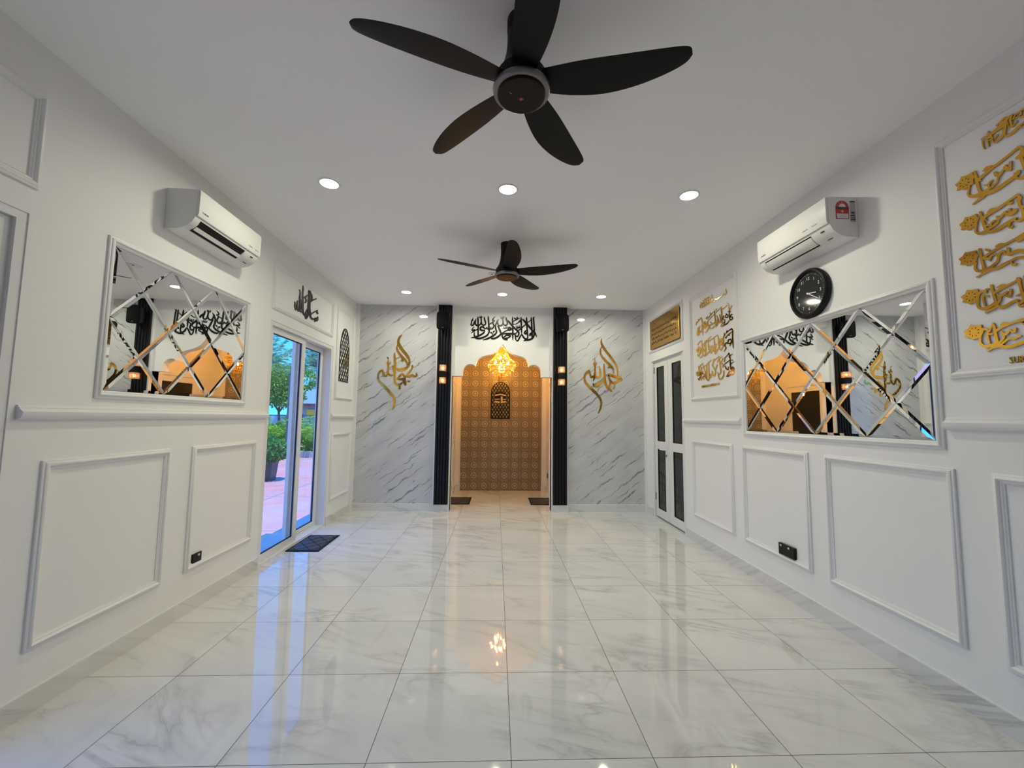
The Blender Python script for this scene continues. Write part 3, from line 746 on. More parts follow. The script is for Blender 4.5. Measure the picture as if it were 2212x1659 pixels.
    'nas_b': '3809,5036,-2,-5 3759,5055,-4,-11 3713,5066,-6,-11 3688,5107,-7,-13 3640,5120,-4,-10 3598,5145,-5,-8 3585,5186,-6,-7 3566,5209,-8,-12 3540,5233,-6,-9 3520,5265,-5,-7|3609,5254,8,0 3600,5221,12,-6 3584,5198,6,-8|3535,5252,4,-10 3513,5229,8,-17 3494,5204,-7,-16 3488,5240,-10,-7 3484,5276,-8,-6|3821,5239,7,6 3831,5198,8,6 3838,5159,9,1 3817,5124,3,-13 3764,5104,-2,-19 3711,5097,-3,-25 3653,5078,-3,-20 3599,5079,-6,-19 3529,5099,-6,-17 3467,5118,-7,-16 3432,5148,-9,-17|3464,5155,7,-1 3445,5092,7,-8 3414,5078,-3,-13 3388,5091,-4,-11 3355,5105,-3,-9|3769,5362,6,2 3761,5306,12,3 3754,5246,14,4 3747,5173,13,2 3732,5118,14,-1|3749,5253,-7,-14 3691,5277,-6,-14 3638,5299,-5,-13 3565,5320,-5,-12 3494,5344,-5,-12 3413,5374,-4,-11|3412,5378,4,-4 3390,5334,13,3 3399,5298,15,15 3407,5277,15,8 3398,5216,13,2 3384,5140,12,1 3369,5080,8,0|3436,5279,-5,-16 3406,5286,-4,-20 3375,5269,-2,-13 3343,5273,-2,-7|3698,5318,-2,-6 3662,5327,-6,-18 3625,5327,-2,-7|3698,5172,0,-8 3666,5158,-4,-12 3650,5175,-6,-10 3639,5182,-5,-10|3666,5153,9,-3 3657,5130,7,-2|3738,5246,1,-9 3720,5235,1,-8|P3946,5321 3903,5339 3884,5374 3840,5357 3788,5363 3771,5303 3783,5277 3785,5237 3821,5239 3868,5219 3897,5249 3934,5251 3925,5285',
    'nas_c': '3786,4834,8,6 3797,4789,8,5 3800,4749,9,-3 3768,4715,1,-14 3715,4710,-1,-17 3680,4693,-1,-16 3626,4690,-5,-17 3566,4710,-6,-17 3504,4727,-5,-14 3480,4734,-3,-10|3495,4718,2,-8 3467,4696,-1,-12 3437,4706,-6,-12 3413,4736,-6,-9 3386,4759,-4,-8|3753,4932,8,1 3741,4876,11,1 3731,4803,12,1 3717,4737,14,0|3718,4724,-5,-17 3677,4732,-5,-14 3622,4754,-6,-10 3606,4786,-6,-8 3587,4799,-6,-10 3554,4830,-5,-9|3618,4818,10,0 3612,4793,11,0|3555,4817,5,-9 3536,4794,1,-19 3506,4792,-6,-20 3475,4806,-6,-16|3523,4844,8,2 3521,4817,10,3|3728,4851,-6,-14 3675,4874,-5,-14 3613,4886,-5,-14 3531,4913,-5,-12 3456,4940,-4,-11|3453,4939,7,-2 3439,4901,14,5 3450,4882,13,7 3444,4832,11,0 3428,4782,11,1 3427,4718,11,3|3442,4822,1,-10 3408,4804,-1,-13 3376,4804,-1,-6|3692,4892,-2,-6 3658,4901,-5,-17 3626,4902,-2,-7|3532,4905,4,-10 3516,4888,-1,-15 3496,4894,-3,-8|3708,4769,-1,-9 3675,4762,-4,-11 3663,4779,-5,-10 3641,4786,-4,-10|3668,4759,9,6 3674,4726,9,5|3718,4837,5,-5 3704,4817,4,-4|3525,4707,6,6 3538,4675,8,3 3525,4660,-1,-11 3511,4670,-4,-8|P3936,4888 3896,4906 3877,4939 3842,4924 3784,4925 3778,4894 3757,4874 3773,4851 3783,4819 3800,4804 3859,4790 3882,4815 3924,4823 3916,4850',
    'nas_d': '3819,4440,8,5 3832,4399,9,4 3824,4367,7,-8 3788,4343,0,-15 3736,4341,-4,-17 3690,4357,-6,-13 3647,4390,-8,-9 3635,4435,-9,-6|3824,4294,-2,-7 3781,4307,-3,-8 3714,4328,-3,-13 3656,4323,-3,-15 3599,4339,-4,-15 3538,4353,-3,-12 3497,4363,-1,-12 3440,4346,-1,-16 3402,4346,-2,-10|3782,4567,9,1 3774,4501,11,2 3768,4426,11,1 3758,4360,12,1|3756,4466,-5,-12 3694,4491,-5,-12 3635,4511,-4,-12 3569,4526,-3,-11 3484,4547,-3,-11 3424,4567,-4,-12 3394,4579,-4,-10|3651,4534,-1,-6 3620,4537,-3,-15 3589,4537,-1,-7|3489,4528,-1,-9 3461,4526,-4,-16 3427,4537,-5,-16|3487,4506,-2,-5 3449,4516,-2,-8|3732,4540,3,-8 3706,4518,4,-10|3656,4459,5,-9 3639,4442,-4,-15 3598,4468,-1,-12 3583,4435,7,-12 3559,4425,-11,-11 3559,4484,-9,-3|3555,4413,-4,-13 3525,4422,-4,-15 3492,4424,-1,-19 3461,4411,3,-18 3437,4391,-1,-21 3406,4399,-3,-10|3752,4453,1,-11 3711,4437,5,-11 3704,4412,6,-1|3702,4439,-7,-9 3687,4461,-4,-9 3674,4455,1,-8|3540,4333,7,0 3537,4310,3,-10 3512,4311,-2,-11|P3965,4534 3928,4549 3903,4582 3874,4570 3813,4565 3812,4537 3785,4512 3806,4486 3813,4454 3829,4438 3895,4434 3916,4459 3956,4469 3944,4499',
    'nas_e': '3826,4068,9,4 3834,4020,11,1 3822,3983,7,-10 3785,3968,0,-15 3739,3972,-4,-15 3693,3992,-6,-16|3775,3921,-3,-8 3728,3941,-4,-11 3682,3956,-4,-12|3684,3984,9,-11 3652,3943,3,-14 3609,3947,-4,-14 3557,3969,-4,-13 3519,3979,-3,-10|3525,3960,3,-9 3502,3943,-4,-11 3479,3978,-10,-3 3490,4059,-10,0 3500,4140,-11,0|3711,4178,10,0 3703,4109,11,0 3690,4029,11,-1 3681,3978,12,-1|3690,4094,-4,-10 3631,4119,-4,-12 3562,4139,-3,-10 3511,4159,-3,-10|3511,4180,8,-4 3496,4143,12,-7|3665,4135,-2,-5 3634,4144,-3,-15 3604,4145,-1,-7|3665,4076,7,-2 3658,4052,2,-13 3623,4058,-4,-12 3592,4075,-4,-10|3598,4039,3,-12 3578,4028,-5,-12 3568,4057,-9,-5 3565,4093,-8,-3|3645,4053,8,4 3652,4013,8,6 3676,3982,7,8|3812,4126,-5,-12 3783,4140,-1,-13 3756,4120,-3,-11 3754,4147,-6,-7 3736,4147,-1,-10|3776,4099,9,4 3784,4062,9,2 3774,3993,8,0|3777,4093,2,-10 3741,4077,2,-9|3529,4016,-1,-5 3496,4024,-2,-10 3463,4024,-2,-10 3432,4035,-2,-7|3457,4182,8,3 3461,4127,9,2 3459,4075,10,1 3453,4011,8,0|3515,3931,8,-7 3504,3913,2,-12 3483,3918,-2,-10|P3973,4143 3932,4157 3912,4194 3881,4181 3823,4177 3820,4146 3798,4127 3814,4093 3817,4060 3836,4049 3902,4042 3923,4068 3963,4076 3951,4105',
    'nas_f': '3830,3706,9,3 3837,3660,10,1 3828,3621,8,-8 3794,3596,2,-14 3743,3597,-2,-14 3697,3611,-4,-17|3785,3548,-3,-7 3738,3573,-3,-11 3684,3582,-2,-13|3697,3607,9,-14 3663,3573,6,-16 3620,3561,0,-16 3563,3569,-3,-15 3493,3591,-4,-13 3459,3610,-4,-10|3723,3809,7,-1 3713,3756,12,-1 3707,3690,12,0 3701,3616,14,-1|3700,3730,-4,-11 3643,3758,-3,-11 3577,3775,-2,-10 3479,3795,-2,-11 3445,3806,-2,-8|3663,3781,-1,-6 3637,3784,-1,-14 3609,3780,0,-7|3661,3708,7,-5 3648,3683,5,-15 3622,3687,-5,-12 3595,3712,-1,-11 3579,3691,2,-10 3561,3696,-7,-8 3556,3726,-8,-3|3642,3668,7,5 3651,3643,6,7 3682,3613,6,9|3665,3596,-5,-10 3623,3629,-4,-9 3594,3636,0,-9 3566,3627,-1,-9 3544,3640,-3,-10 3523,3645,-2,-10|3813,3768,1,-13 3782,3762,3,-10 3753,3737,-1,-10 3743,3762,-7,-5 3731,3783,-6,-6|3765,3730,8,3 3772,3690,9,0 3761,3623,7,-1|3755,3709,1,-11 3728,3704,1,-8|3511,3768,4,-5 3496,3747,1,-7 3478,3761,-6,-2 3490,3781,-1,6 3511,3771,2,6|3502,3558,7,-6 3493,3542,5,-5|P3972,3783 3926,3798 3907,3834 3871,3814 3816,3816 3814,3783 3790,3763 3808,3730 3822,3700 3839,3689 3901,3682 3920,3705 3963,3718 3951,3745',
    'allah_small': '11932,4846,-22,-3 11935,4685,-32,-5 11990,4471,-33,-5|12012,4738,-22,-4 12043,4580,-33,-5 12051,4429,-33,-4|12051,4429,-8,11 11916,4400,30,8 11864,4593,27,5|11913,4420,11,13 11778,4421,28,9 11737,4534,31,6|11737,4534,-25,-1 11692,4468,-26,-5 11778,4421,-23,-8|11825,4687,-18,-7 11866,4670,-18,-7',
}

# ------------------------------------------------------------------ the room shell
XL, XR, YB, YF, H = -2.196, 2.375, 6.50, -3.0, 3.18
D1, D2, DT = (0.40, 1.955), (4.05, 5.60), 2.35      # sliding doors on the left wall
D3, D3T = (5.15, 6.225), 2.305                      # double door on the right wall

struct(MB().box(XL - 0.2, XR + 0.2, YF - 0.2, 8.5, -0.10, 0.0).build('floor', FLOORM))
struct(MB().box(XL - 0.22, XR + 0.3, YF - 0.2, 8.6, H, H + 0.2).build('ceiling', CEIL))

w = MB()
for y0, y1, z0 in ((YF, D1[0], 0), (D1[0], D1[1], DT), (D1[1], D2[0], 0), (D2[0], D2[1], DT), (D2[1], 6.7, 0)):
    w.box(XL - 0.2, XL, y0, y1, z0, H)
struct(w.build('wall_left', WHITE))
w = MB()
for y0, y1, z0 in ((YF, D3[0], 0), (D3[0], D3[1], D3T), (D3[1], 6.7, 0)):
    w.box(XR, XR + 0.2, y0, y1, z0, H)
w.box(XR + 0.125, XR + 0.2, D3[0], D3[1], 0, D3T)  # unseen filler added behind the double door to block light leaking under it
struct(w.build('wall_right', WHITE))
struct(MB().box(XL - 0.2, XR + 0.2, YF - 0.2, YF, 0, H).build('wall_front', WHITE))

# back wall: two marble clad bays, the header with the scalloped arch between the pilasters
NL, NR, NBK, NC = -0.79, 1.01, 8.28, 2.82            # niche sides, back, ceiling
w = MB()
w.box(XL, -0.69, YB, YB + 0.2, 0, H)
w.box(0.87, XR, YB, YB + 0.2, 0, H)
struct(w.build('wall_back', WHITE))
struct(MB().box(-2.145, -0.945, YB - 0.018, YB, 0.10, H).build('wall_back_marble_panel', WALLM), 'grey marble cladding left of the niche')
struct(MB().box(1.125, 2.338, YB - 0.018, YB, 0.10, H).build('wall_back_marble_panel_right', WALLM), 'grey marble cladding right of the niche')

ARCH = [(-0.535, 2.07), (-0.530, 2.149), (-0.508, 2.208), (-0.473, 2.242), (-0.423, 2.262), (-0.373, 2.255), (-0.331, 2.228),
        (-0.321, 2.285), (-0.288, 2.342), (-0.220, 2.387), (-0.093, 2.425), (0.004, 2.483), (0.062, 2.548), (0.092, 2.590),
        (0.122, 2.545), (0.190, 2.472), (0.290, 2.422), (0.413, 2.387), (0.480, 2.335), (0.506, 2.239),
        (0.555, 2.262), (0.612, 2.264), (0.668, 2.232), (0.700, 2.185), (0.710, 2.072)]
A = catmull(ARCH[:7], 4)[:-1] + catmull(ARCH[6:14], 4)[:-1] + catmull(ARCH[13:20], 4)[:-1] + catmull(ARCH[19:], 4)
outline = [(-0.69, H), (-0.69, 2.07)] + A + [(0.87, 2.072), (0.87, H)]
struct(MB().prism(outline, lambda u, v, q: (u, q, v), YB - 0.02, YB + 0.11).build('wall_back_header', WHITE), 'white header with scalloped arch')

w = MB()
w.box(NL - 0.15, NL, 6.62, 8.5, 0, NC + 0.1)
struct(w.build('wall_niche_left', CREAM))
struct(MB().box(NR, NR + 0.15, 6.62, 8.5, 0, NC + 0.1).build('wall_niche_right', CREAM))
struct(MB().box(NL - 0.15, NR + 0.15, NBK + 0.02, 8.5, 0, NC + 0.1).build('wall_niche_back', CREAM))
struct(MB().box(-0.682, 0.906, NBK, NBK + 0.02, 0, NC).build('wall_niche_tile', MOSAIC), 'patterned tile wall of the niche')
struct(MB().box(NL - 0.15, NR + 0.15, 6.61, 8.5, NC, NC + 0.1).build('ceiling_niche', CREAM))
# jamb returns behind the pilasters
struct(MB().box(-0.95, -0.69, YB, 6.62, 0, H).build('trim_niche_left', WHITE))
struct(MB().box(0.87, 1.16, YB, 6.62, 0, H).build('trim_niche_right', WHITE))

# white pilasters carrying the black slats, corner posts
struct(MB().box(-0.947, -0.69, 6.44, YB, 0.0, H).build('trim_pilaster_left', TRIM))
struct(MB().box(0.87, 1.127, 6.44, YB, 0.0, H).build('trim_pilaster_right', TRIM))
struct(MB().box(XL, -2.145, 6.44, YB, 0.0, H).build('trim_corner_left', TRIM))
struct(MB().box(2.338, XR, 6.44, YB, 0.0, H).build('trim_corner_right', TRIM))

# marble skirting
SK = 0.105


def skirt(name, x0, x1, y0, y1):
    mb = MB().box(x0, x1, y0, y1, 0, SK)
    o = struct(mb.build(name, FLOORM))
    return o


skirt('baseboard_left', XL, XL + 0.012, D1[1], D2[0])
skirt('baseboard_left_front', XL, XL + 0.012, YF, D1[0])
skirt('baseboard_left_back', XL, XL + 0.012, D2[1], 6.44)
skirt('baseboard_right', XR - 0.012, XR, YF, D3[0])
skirt('baseboard_right_back', XR - 0.012, XR, D3[1], 6.44)
skirt('baseboard_back_left', -2.19, -0.947, YB - 0.032, YB - 0.0)
skirt('baseboard_back_right', 1.127, 2.36, YB - 0.032, YB)
skirt('baseboard_pilaster_left', -0.952, -0.685, 6.425, 6.46)
skirt('baseboard_pilaster_right', 0.865, 1.132, 6.425, 6.46)
skirt('baseboard_niche_left', NL, NL + 0.012, 7.86, NBK)
skirt('baseboard_niche_right', NR - 0.012, NR, 7.86, NBK)
skirt('baseboard_niche_back_left', NL, -0.682, NBK, NBK + 0.02)
skirt('baseboard_niche_back_right', 0.906, NR, NBK, NBK + 0.02)
# thin white ledge on top of the skirting
for nm, x0, x1, y0, y1 in (('trim_ledge_left', XL, XL + 0.010, D1[1], D2[0]), ('trim_ledge_right', XR - 0.010, XR, YF, D3[0]),
                           ('trim_ledge_back_left', -2.14, -0.952, YB - 0.030, YB - 0.016), ('trim_ledge_back_right', 1.132, 2.335, YB - 0.030, YB - 0.016)):
    struct(MB().box(x0, x1, y0, y1, SK, SK + 0.006).build(nm, TRIM))

# ------------------------------------------------------------------ wall mouldings
PROFILE = [(0.0, 0.0), (0.0, 0.010), (0.005, 0.014), (0.010, 0.014), (0.014, 0.020), (0.022, 0.023), (0.029, 0.019),
           (0.032, 0.012), (0.038, 0.012), (0.042, 0.007), (0.046, 0.006), (0.047, 0.0)]


def side_fn(side):
    """wall coordinates (distance along the room, height, stand-off) -> world"""
    if side == 'L':
        return lambda u, v, q: (XL + q, u, v)
    return lambda u, v, q: (XR - q, u, v)


def moulding(mb, side, y0, y1, z0, z1, prof=PROFILE, k=1.0, open_top=False):
    fn = side_fn(side)
    vs, n = [], len(prof)
    for sx, sz in ((0, 0), (1, 0), (1, 1), (0, 1)):
        for d, h in prof:
            d *= k
            vs.append(fn((y0 + d) if sx == 0 else (y1 - d), (z0 + d) if sz == 0 else (z1 - d), h * k))
    fs = []
    for c in range(4):
        for i in range(n - 1):
            a, b = c * n + i, ((c + 1) % 4) * n + i
            fs.append((a, a + 1, b + 1, b))
    mb.add(vs, fs)
    return mb


def frame_trim(i, side, y0, y1, z0, z1):
    return struct(moulding(MB(), side, y0, y1, z0, z1).build('trim_%d' % i, TRIM, smooth=40))


def dado(i, side, y0, y1, zc=1.422):
    prof = [(-0.033, 0), (-0.033, 0.012), (-0.026, 0.026), (-0.012, 0.034), (0.004, 0.036), (0.012, 0.024), (0.018, 0.018),
            (0.024, 0.018), (0.026, 0.012), (0.034, 0.010), (0.034, 0)]
    fn = side_fn(side)
    n = len(prof)
    vs = [fn(y, zc + a, b) for y in (y0, y1) for a, b in prof]
    fs = [(k, k + 1, n + k + 1, n + k) for k in range(n - 1)] + [tuple(range(n)), tuple(range(n, 2 * n))]
    return struct(MB().add(vs, fs).build('trim_dado_%d' % i, TRIM, smooth=40))


ZL0, ZL1, ZU0, ZU1 = 0.30, 1.19, 1.655, 2.94
for i, a in enumerate((('L', 2.115, 2.910, ZL0, ZL1), ('L', 3.115, 3.915, ZL0, ZL1), ('L', 5.66, 6.36, ZL0, ZL1),
                       ('L', 4.05, 5.54, 2.465, 2.945), ('L', 5.69, 6.37, ZU0, ZU1), ('L', 0.42, 1.975, 2.475, 2.945),
                       ('L', -1.6, 0.20, ZL0, ZL1),
                       ('R', 4.09, 4.937, ZL0, ZL1), ('R', 3.086, 3.925, ZL0, ZL1), ('R', 2.077, 2.928, ZL0, ZL1),
                       ('R', 0.20, 1.914, ZL0, ZL1), ('R', 3.93, 4.93, ZU0, 2.917), ('R', 0.30, 2.066, ZU0, ZU1),
                       ('R', 5.13, 6.30, 2.44, 2.975)), 1):
    frame_trim(i, *a)
for i, a in enumerate((('L', 1.985, 4.05), ('L', 5.615, 6.44), ('R', 3.935, 5.15), ('R', 0.1, 2.095), ('L', -2.6, 0.3)), 1):
    dado(i, *a)

# ------------------------------------------------------------------ doors


def bars(mb, x0, x1, y0, y1, z0, z1, wy, wz):
    """a rectangular ring of four members in the plane of a side wall"""
    mb.box(x0, x1, y0, y0 + wy, z0, z1)
    mb.box(x0, x1, y1 - wy, y1, z0, z1)
    mb.box(x0, x1, y0 + wy, y1 - wy, z0, z0 + wz)
    mb.box(x0, x1, y0 + wy, y1 - wy, z1 - wz, z1)
    return mb


def sliding_door(i, y0, y1, label, swap=False):
    r = thing('door_%d' % i, label, 'door', (XL - 0.1, (y0 + y1) / 2, 0))
    r['kind'] = 'structure'
    ym = (y0 + y1) / 2
    f = MB()
    f.box(XL - 0.17, XL - 0.005, y0, y0 + 0.045, 0, DT)
    f.box(XL - 0.17, XL - 0.005, y1 - 0.045, y1, 0, DT)
    f.box(XL - 0.17, XL - 0.005, y0 + 0.045, y1 - 0.045, DT - 0.04, DT)
    f.box(XL - 0.17, XL - 0.005, y0 + 0.045, y1 - 0.045, 0, 0.022)
    f.box(XL - 0.100, XL - 0.094, y0 + 0.045, y1 - 0.045, 0.022, 0.04)
    f.build('frame', ALU, r)
    xs = (XL - 0.125, XL - 0.045) if swap else (XL - 0.055, XL - 0.125)
    for xc, a, b in ((xs[0], y0 + 0.045, ym + 0.055), (xs[1], ym - 0.035, y1 - 0.045)):
        s = bars(MB(), xc - 0.019, xc + 0.019, a, b, 0.024, DT - 0.042, 0.080, 0.062).build('sash', ALU, r)
        bars(MB(), xc - 0.008, xc + 0.008, a + 0.079, b - 0.079, 0.085, DT - 0.103, 0.009, 0.009).build('gasket', GASKET, s)
        MB().box(xc - 0.003, xc + 0.003, a + 0.085, b - 0.085, 0.09, DT - 0.108).build('glass_pane', GLASS, s)
        MB().rbox(xc + 0.019, xc + 0.030, a + 0.028, a + 0.052, 1.0, 1.16, 0.004).build('handle', ALU, s)
    return r


sliding_door(1, D1[0], D1[1], 'white framed sliding glass door at the near end of the left wall', True)
sliding_door(2, D2[0], D2[1], 'white framed sliding glass door opening onto the red patio')


def double_door():
    r = thing('door_3', 'white double door with four dark glass panes under the gold plaque', 'door', (XR + 0.05, 5.7, 0))
    r['kind'] = 'structure'
    x0, x1 = XR + 0.028, XR + 0.066
    f = MB().box(XR + 0.004, XR + 0.12, D3[0], D3[0] + 0.06, 0, D3T).box(XR + 0.004, XR + 0.12, D3[1] - 0.04, D3[1], 0, D3T)
    f.box(XR + 0.02, XR + 0.12, D3[0], D3[1], D3T - 0.012, D3T)
    f.box(XR + 0.07, XR + 0.12, D3[0], D3[1], 0.0, 0.012)
    f.build('frame', ALU, r)
    for y0, y1, g0, g1 in ((5.708, 6.180, 5.826, 6.105), (5.222, 5.702, 5.281, 5.568)):
        m = MB()
        m.box(x0, x1, y0, g0, 0.022, 2.292).box(x0, x1, g1, y1, 0.022, 2.292)
        for z0, z1 in ((0.022, 0.137), (0.998, 1.113), (2.205, 2.292)):
            m.box(x0, x1, g0, g1, z0, z1)
        lf = m.build('door_leaf', PVC, r)
        for z0, z1 in ((0.137, 0.998), (1.113, 2.205)):
            MB().box(x0 + 0.010, x1 - 0.010, g0, g1, z0, z1).build('glass_pane', DARKGLASS, lf)
            bars(MB(), x0 + 0.001, x0 + 0.010, g0, g1, z0, z1, 0.010, 0.010).build('gasket', GASKET, lf)
        if y0 > 5.7:
            h = MB().rbox(x0 - 0.008, x0, 5.750, 5.785, 0.93, 1.06, 0.003)
            h.tube([(x0, 5.768, 1.003), (x0 - 0.045, 5.768, 1.003), (x0 - 0.05, 5.80, 1.003), (x0 - 0.05, 5.90, 1.003)], 0.009)
            h.build('handle', ALU, lf)
            MB().tube([(x0, 5.768, 0.93), (x0 - 0.015, 5.768, 0.93)], 0.010, 12).tube([(x0 - 0.015, 5.768, 0.935), (x0 - 0.018, 5.768, 0.90)], 0.005).build('lock', SILVER, lf)
            for z in (0.25, 2.12):
                MB().tube([(x0 - 0.004, y1 + 0.006, z), (x0 - 0.004, y1 + 0.006, z + 0.10)], 0.008, 10).build('hinge', SILVER, lf)
    MB().box(XR - 0.010, XR + 0.004, D3[0], D3[1], D3T, D3T + 0.012).box(XR - 0.002, XR + 0.004, D3[0], D3[0] + 0.012, 0, D3T)\
        .build('architrave', TRIM, r)
    return r


double_door()


def niche_door(i, side, label):
    """white framed door with one dark glass pane, in a side wall of the niche"""
    s = 1 if side == 'L' else -1
    xw = NL if side == 'L' else NR
    r = thing('door_%d' % i, label, 'door', (xw, 7.3, 0))
    r['kind'] = 'structure'
    X = lambda a, b: (min(xw + s * a, xw + s * b), max(xw + s * a, xw + s * b))
    y0, y1, zt = 6.68, 7.70, 2.12
    a = X(0.0, 0.030)
    m = MB().box(*a, y0, y0 + 0.06, 0, zt).box(*a, y1 - 0.06, y1, 0, zt).box(*a, y0 + 0.06, y1 - 0.06, zt - 0.06, zt)
    m.build('frame', TRIM, r)
    a = X(0.0, 0.020)
    m = MB()
    for q in ((y0 + 0.064, y0 + 0.17, 0.01, zt - 0.064), (y1 - 0.17, y1 - 0.064, 0.01, zt - 0.064), (y0 + 0.17, y1 - 0.17, 0.01, 0.14),
              (y0 + 0.17, y1 - 0.17, zt - 0.16, zt - 0.064)):
        m.box(*a, *q)
    lf = m.build('door_leaf', PVC, r)
    MB().box(*X(0.0, 0.012), y0 + 0.17, y1 - 0.17, 0.14, zt - 0.16).build('glass_pane', DARKGLASS, lf)
    yh = 7.585
    MB().tube([(xw + s * 0.02, yh, 1.03), (xw + s * 0.06, yh, 1.03), (xw + s * 0.065, yh - 0.03, 1.03), (xw + s * 0.065, yh - 0.11, 1.03)], 0.008)\
        .rbox(*X(0.02, 0.028), yh - 0.018, yh + 0.018, 0.90, 1.08, 0.003).build('handle', ALU, lf)
    return r


niche_door(4, 'L', 'white framed door on the left side of the niche')
niche_door(5, 'R', 'white framed door on the right side of the niche')

# ------------------------------------------------------------------ ceiling downlights


def downlight(x, y, label, group='recessed downlights'):
    r = thing('recessed_downlight', label, 'ceiling light', (x, y, H), group)
    MB().lathe([(0.066, -0.001), (0.066, -0.004), (0.074, -0.006), (0.079, -0.004), (0.080, 0.0)], (x, y, H), 40, cap=False).build('ring', TRIM, r, smooth=60)
    MB().lathe([(0.0662, -0.0025), (0.0662, -0.0015)], (x, y, H), 40).build('diffuser', LIT, r)
    ld = bpy.data.lights.new('downlight_beam', 'AREA')
    ld.shape = 'DISK'
    ld.size = 0.125
    ld.energy = LAMP_W
    ld.color = LAMP_COL
    ld.spread = math.radians(168)
    lo = bpy.data.objects.new('downlight_beam', ld)
    COL.objects.link(lo)
    lo.parent = r
    lo.location = (0, 0, -0.0045)
    return r


ROWX = (-1.29, 0.066, 1.487)
PROTO = None
for yy, where in ((3.06, 'between the two fans'), (5.78, 'before the marble wall')):
    for k, xx in enumerate(ROWX):
        side = ('left', 'middle', 'right')[k]
        lb = 'round ceiling downlight, %s one of three %s' % (side, where)
        if PROTO is None:
            PROTO = downlight(xx, yy, lb)
        else:
            copy_thing(PROTO, (xx, yy, H), lb)

# ------------------------------------------------------------------ ceiling fans


def blade(ang, c, zb):
    """paddle blade: straight leading edge, bulged trailing edge, pitched"""
    L0, L1 = 0.085, 0.705
    st = 30
    lead = [(0.0, -0.050), (0.3, -0.062), (0.7, -0.060), (0.88, -0.056), (0.955, -0.050), (0.988, -0.038), (1.0, -0.014)]
    trail = [(0.0, 0.048), (0.22, 0.078), (0.43, 0.092), (0.63, 0.083), (0.80, 0.060), (0.92, 0.034), (0.975, 0.014), (0.992, 0.0), (1.0, -0.013)]

    def ev(tab, t):
        for k, (p, q) in enumerate(zip(tab, tab[1:])):
            if t <= q[0]:
                s = (t - p[0]) / (q[0] - p[0])
                g0 = tab[max(k - 1, 0)]
                g1 = tab[min(k + 2, len(tab) - 1)]
                m0 = (q[1] - g0[1]) / (q[0] - g0[0]) * (q[0] - p[0])
                m1 = (g1[1] - p[1]) / (g1[0] - p[0]) * (q[0] - p[0])
                return (2 * s ** 3 - 3 * s * s + 1) * p[1] + (s ** 3 - 2 * s * s + s) * m0 + (3 * s * s - 2 * s ** 3) * q[1] + (s ** 3 - s * s) * m1
        return tab[-1][1]
    vs, fs = [], []
    ca, sa = math.cos(ang), math.sin(ang)
    nx = 5
    for i in range(st + 1):
        t = i / st
        t = 1 - (1 - t) ** 1.6
        a, b = ev(lead, t), ev(trail, t)
        x = L0 + (L1 - L0) * t
        pt = math.tan(math.radians(15 - 5 * t))
        for up_ in (1, -1):
            for j in range(nx + 1):
                q = j / nx
                y = a + (b - a) * q
                th = 0.0055 * (1 - abs(2 * q - 1) ** 3) + 0.0008
                z = -pt * y + 0.020 * t * t + up_ * th * 0.5
                vs.append((c[0] + ca * x - sa * y, c[1] + sa * x + ca * y, zb + z))
    m = 2 * (nx + 1)
    for i in range(st):
        for j in range(nx):
            k = i * m + j
            fs.append((k, k + 1, k + m + 1, k + m))
            k += nx + 1
            fs.append((k, k + m, k + m + 1, k + 1))
        fs.append((i * m, (i + 1) * m, (i + 1) * m + nx + 1, i * m + nx + 1))
        k = i * m + nx
        fs.append((k, k + nx + 1, k + m + nx + 1, k + m))
    fs.append(tuple(range(nx + 1)) + tuple(range(2 * nx + 1, nx, -1)))
    e = st * m
    fs.append(tuple(e + j for j in range(nx + 1)) + tuple(e + 2 * nx + 1 - j for j in range(nx + 1)))
    return MB().add(vs, fs)


def fan(x, y, label, angles):
    zb = 2.885
    r = thing('ceiling_fan', label, 'ceiling fan', (x, y, H), 'black five blade ceiling fans')
    MB().lathe([(0.066, 0.0), (0.066, -0.055), (0.064, -0.058)], (x, y, H), 40).build('canopy', BLADE, r, smooth=40)
    MB().lathe([(0.064, -0.060), (0.065, -0.12), (0.070, -0.17), (0.082, -0.215), (0.096, -0.245), (0.108, -0.262)], (x, y, H), 40).build('downrod_cover', BLADE, r, smooth=40)
    MB().lathe([(0.108, -0.266), (0.112, -0.270), (0.112, -0.310), (0.108, -0.318)], (x, y, H), 40).build('motor', BLADE, r, smooth=40)
    MB().lathe([(0.104, -0.318), (0.122, -0.320), (0.126, -0.328), (0.123, -0.340), (0.112, -0.346), (0.104, -0.346)], (x, y, H), 48, cap=False).build('rim', SILVER, r, smooth=50)
    hub = MB().lathe([(0.105, -0.318), (0.105, -0.352), (0.101, -0.357), (0.0, -0.3575)], (x, y, H), 48).build('hub_cover', BLADE, r, smooth=40)
    q = 0.010
    z = H - 0.3582
    MB().add([(x + q, y + 0.012, z), (x, y + 0.012 + q, z), (x - q, y + 0.012, z), (x, y + 0.012 - q, z)], [(0, 1, 2, 3)]).build('badge', RED, hub)
    MB().add([(x - 0.052, y - 0.024, z), (x - 0.040, y - 0.016, z), (x - 0.042, y - 0.014, z), (x - 0.054, y - 0.022, z)], [(0, 1, 2, 3)]).build('indicator', GREYINK, hub)
    for a in angles:
        blade(math.radians(a), (x, y), zb).build('blade', BLADE, r, smooth=35)
    return r


fan(0.090, 1.70, 'black five blade ceiling fan nearest the camera', (200, 348, 131, 59, 273))
fan(0.090, 4.06, 'black five blade ceiling fan farther off, in front of the niche', (202, 347, 130, 60, 274))

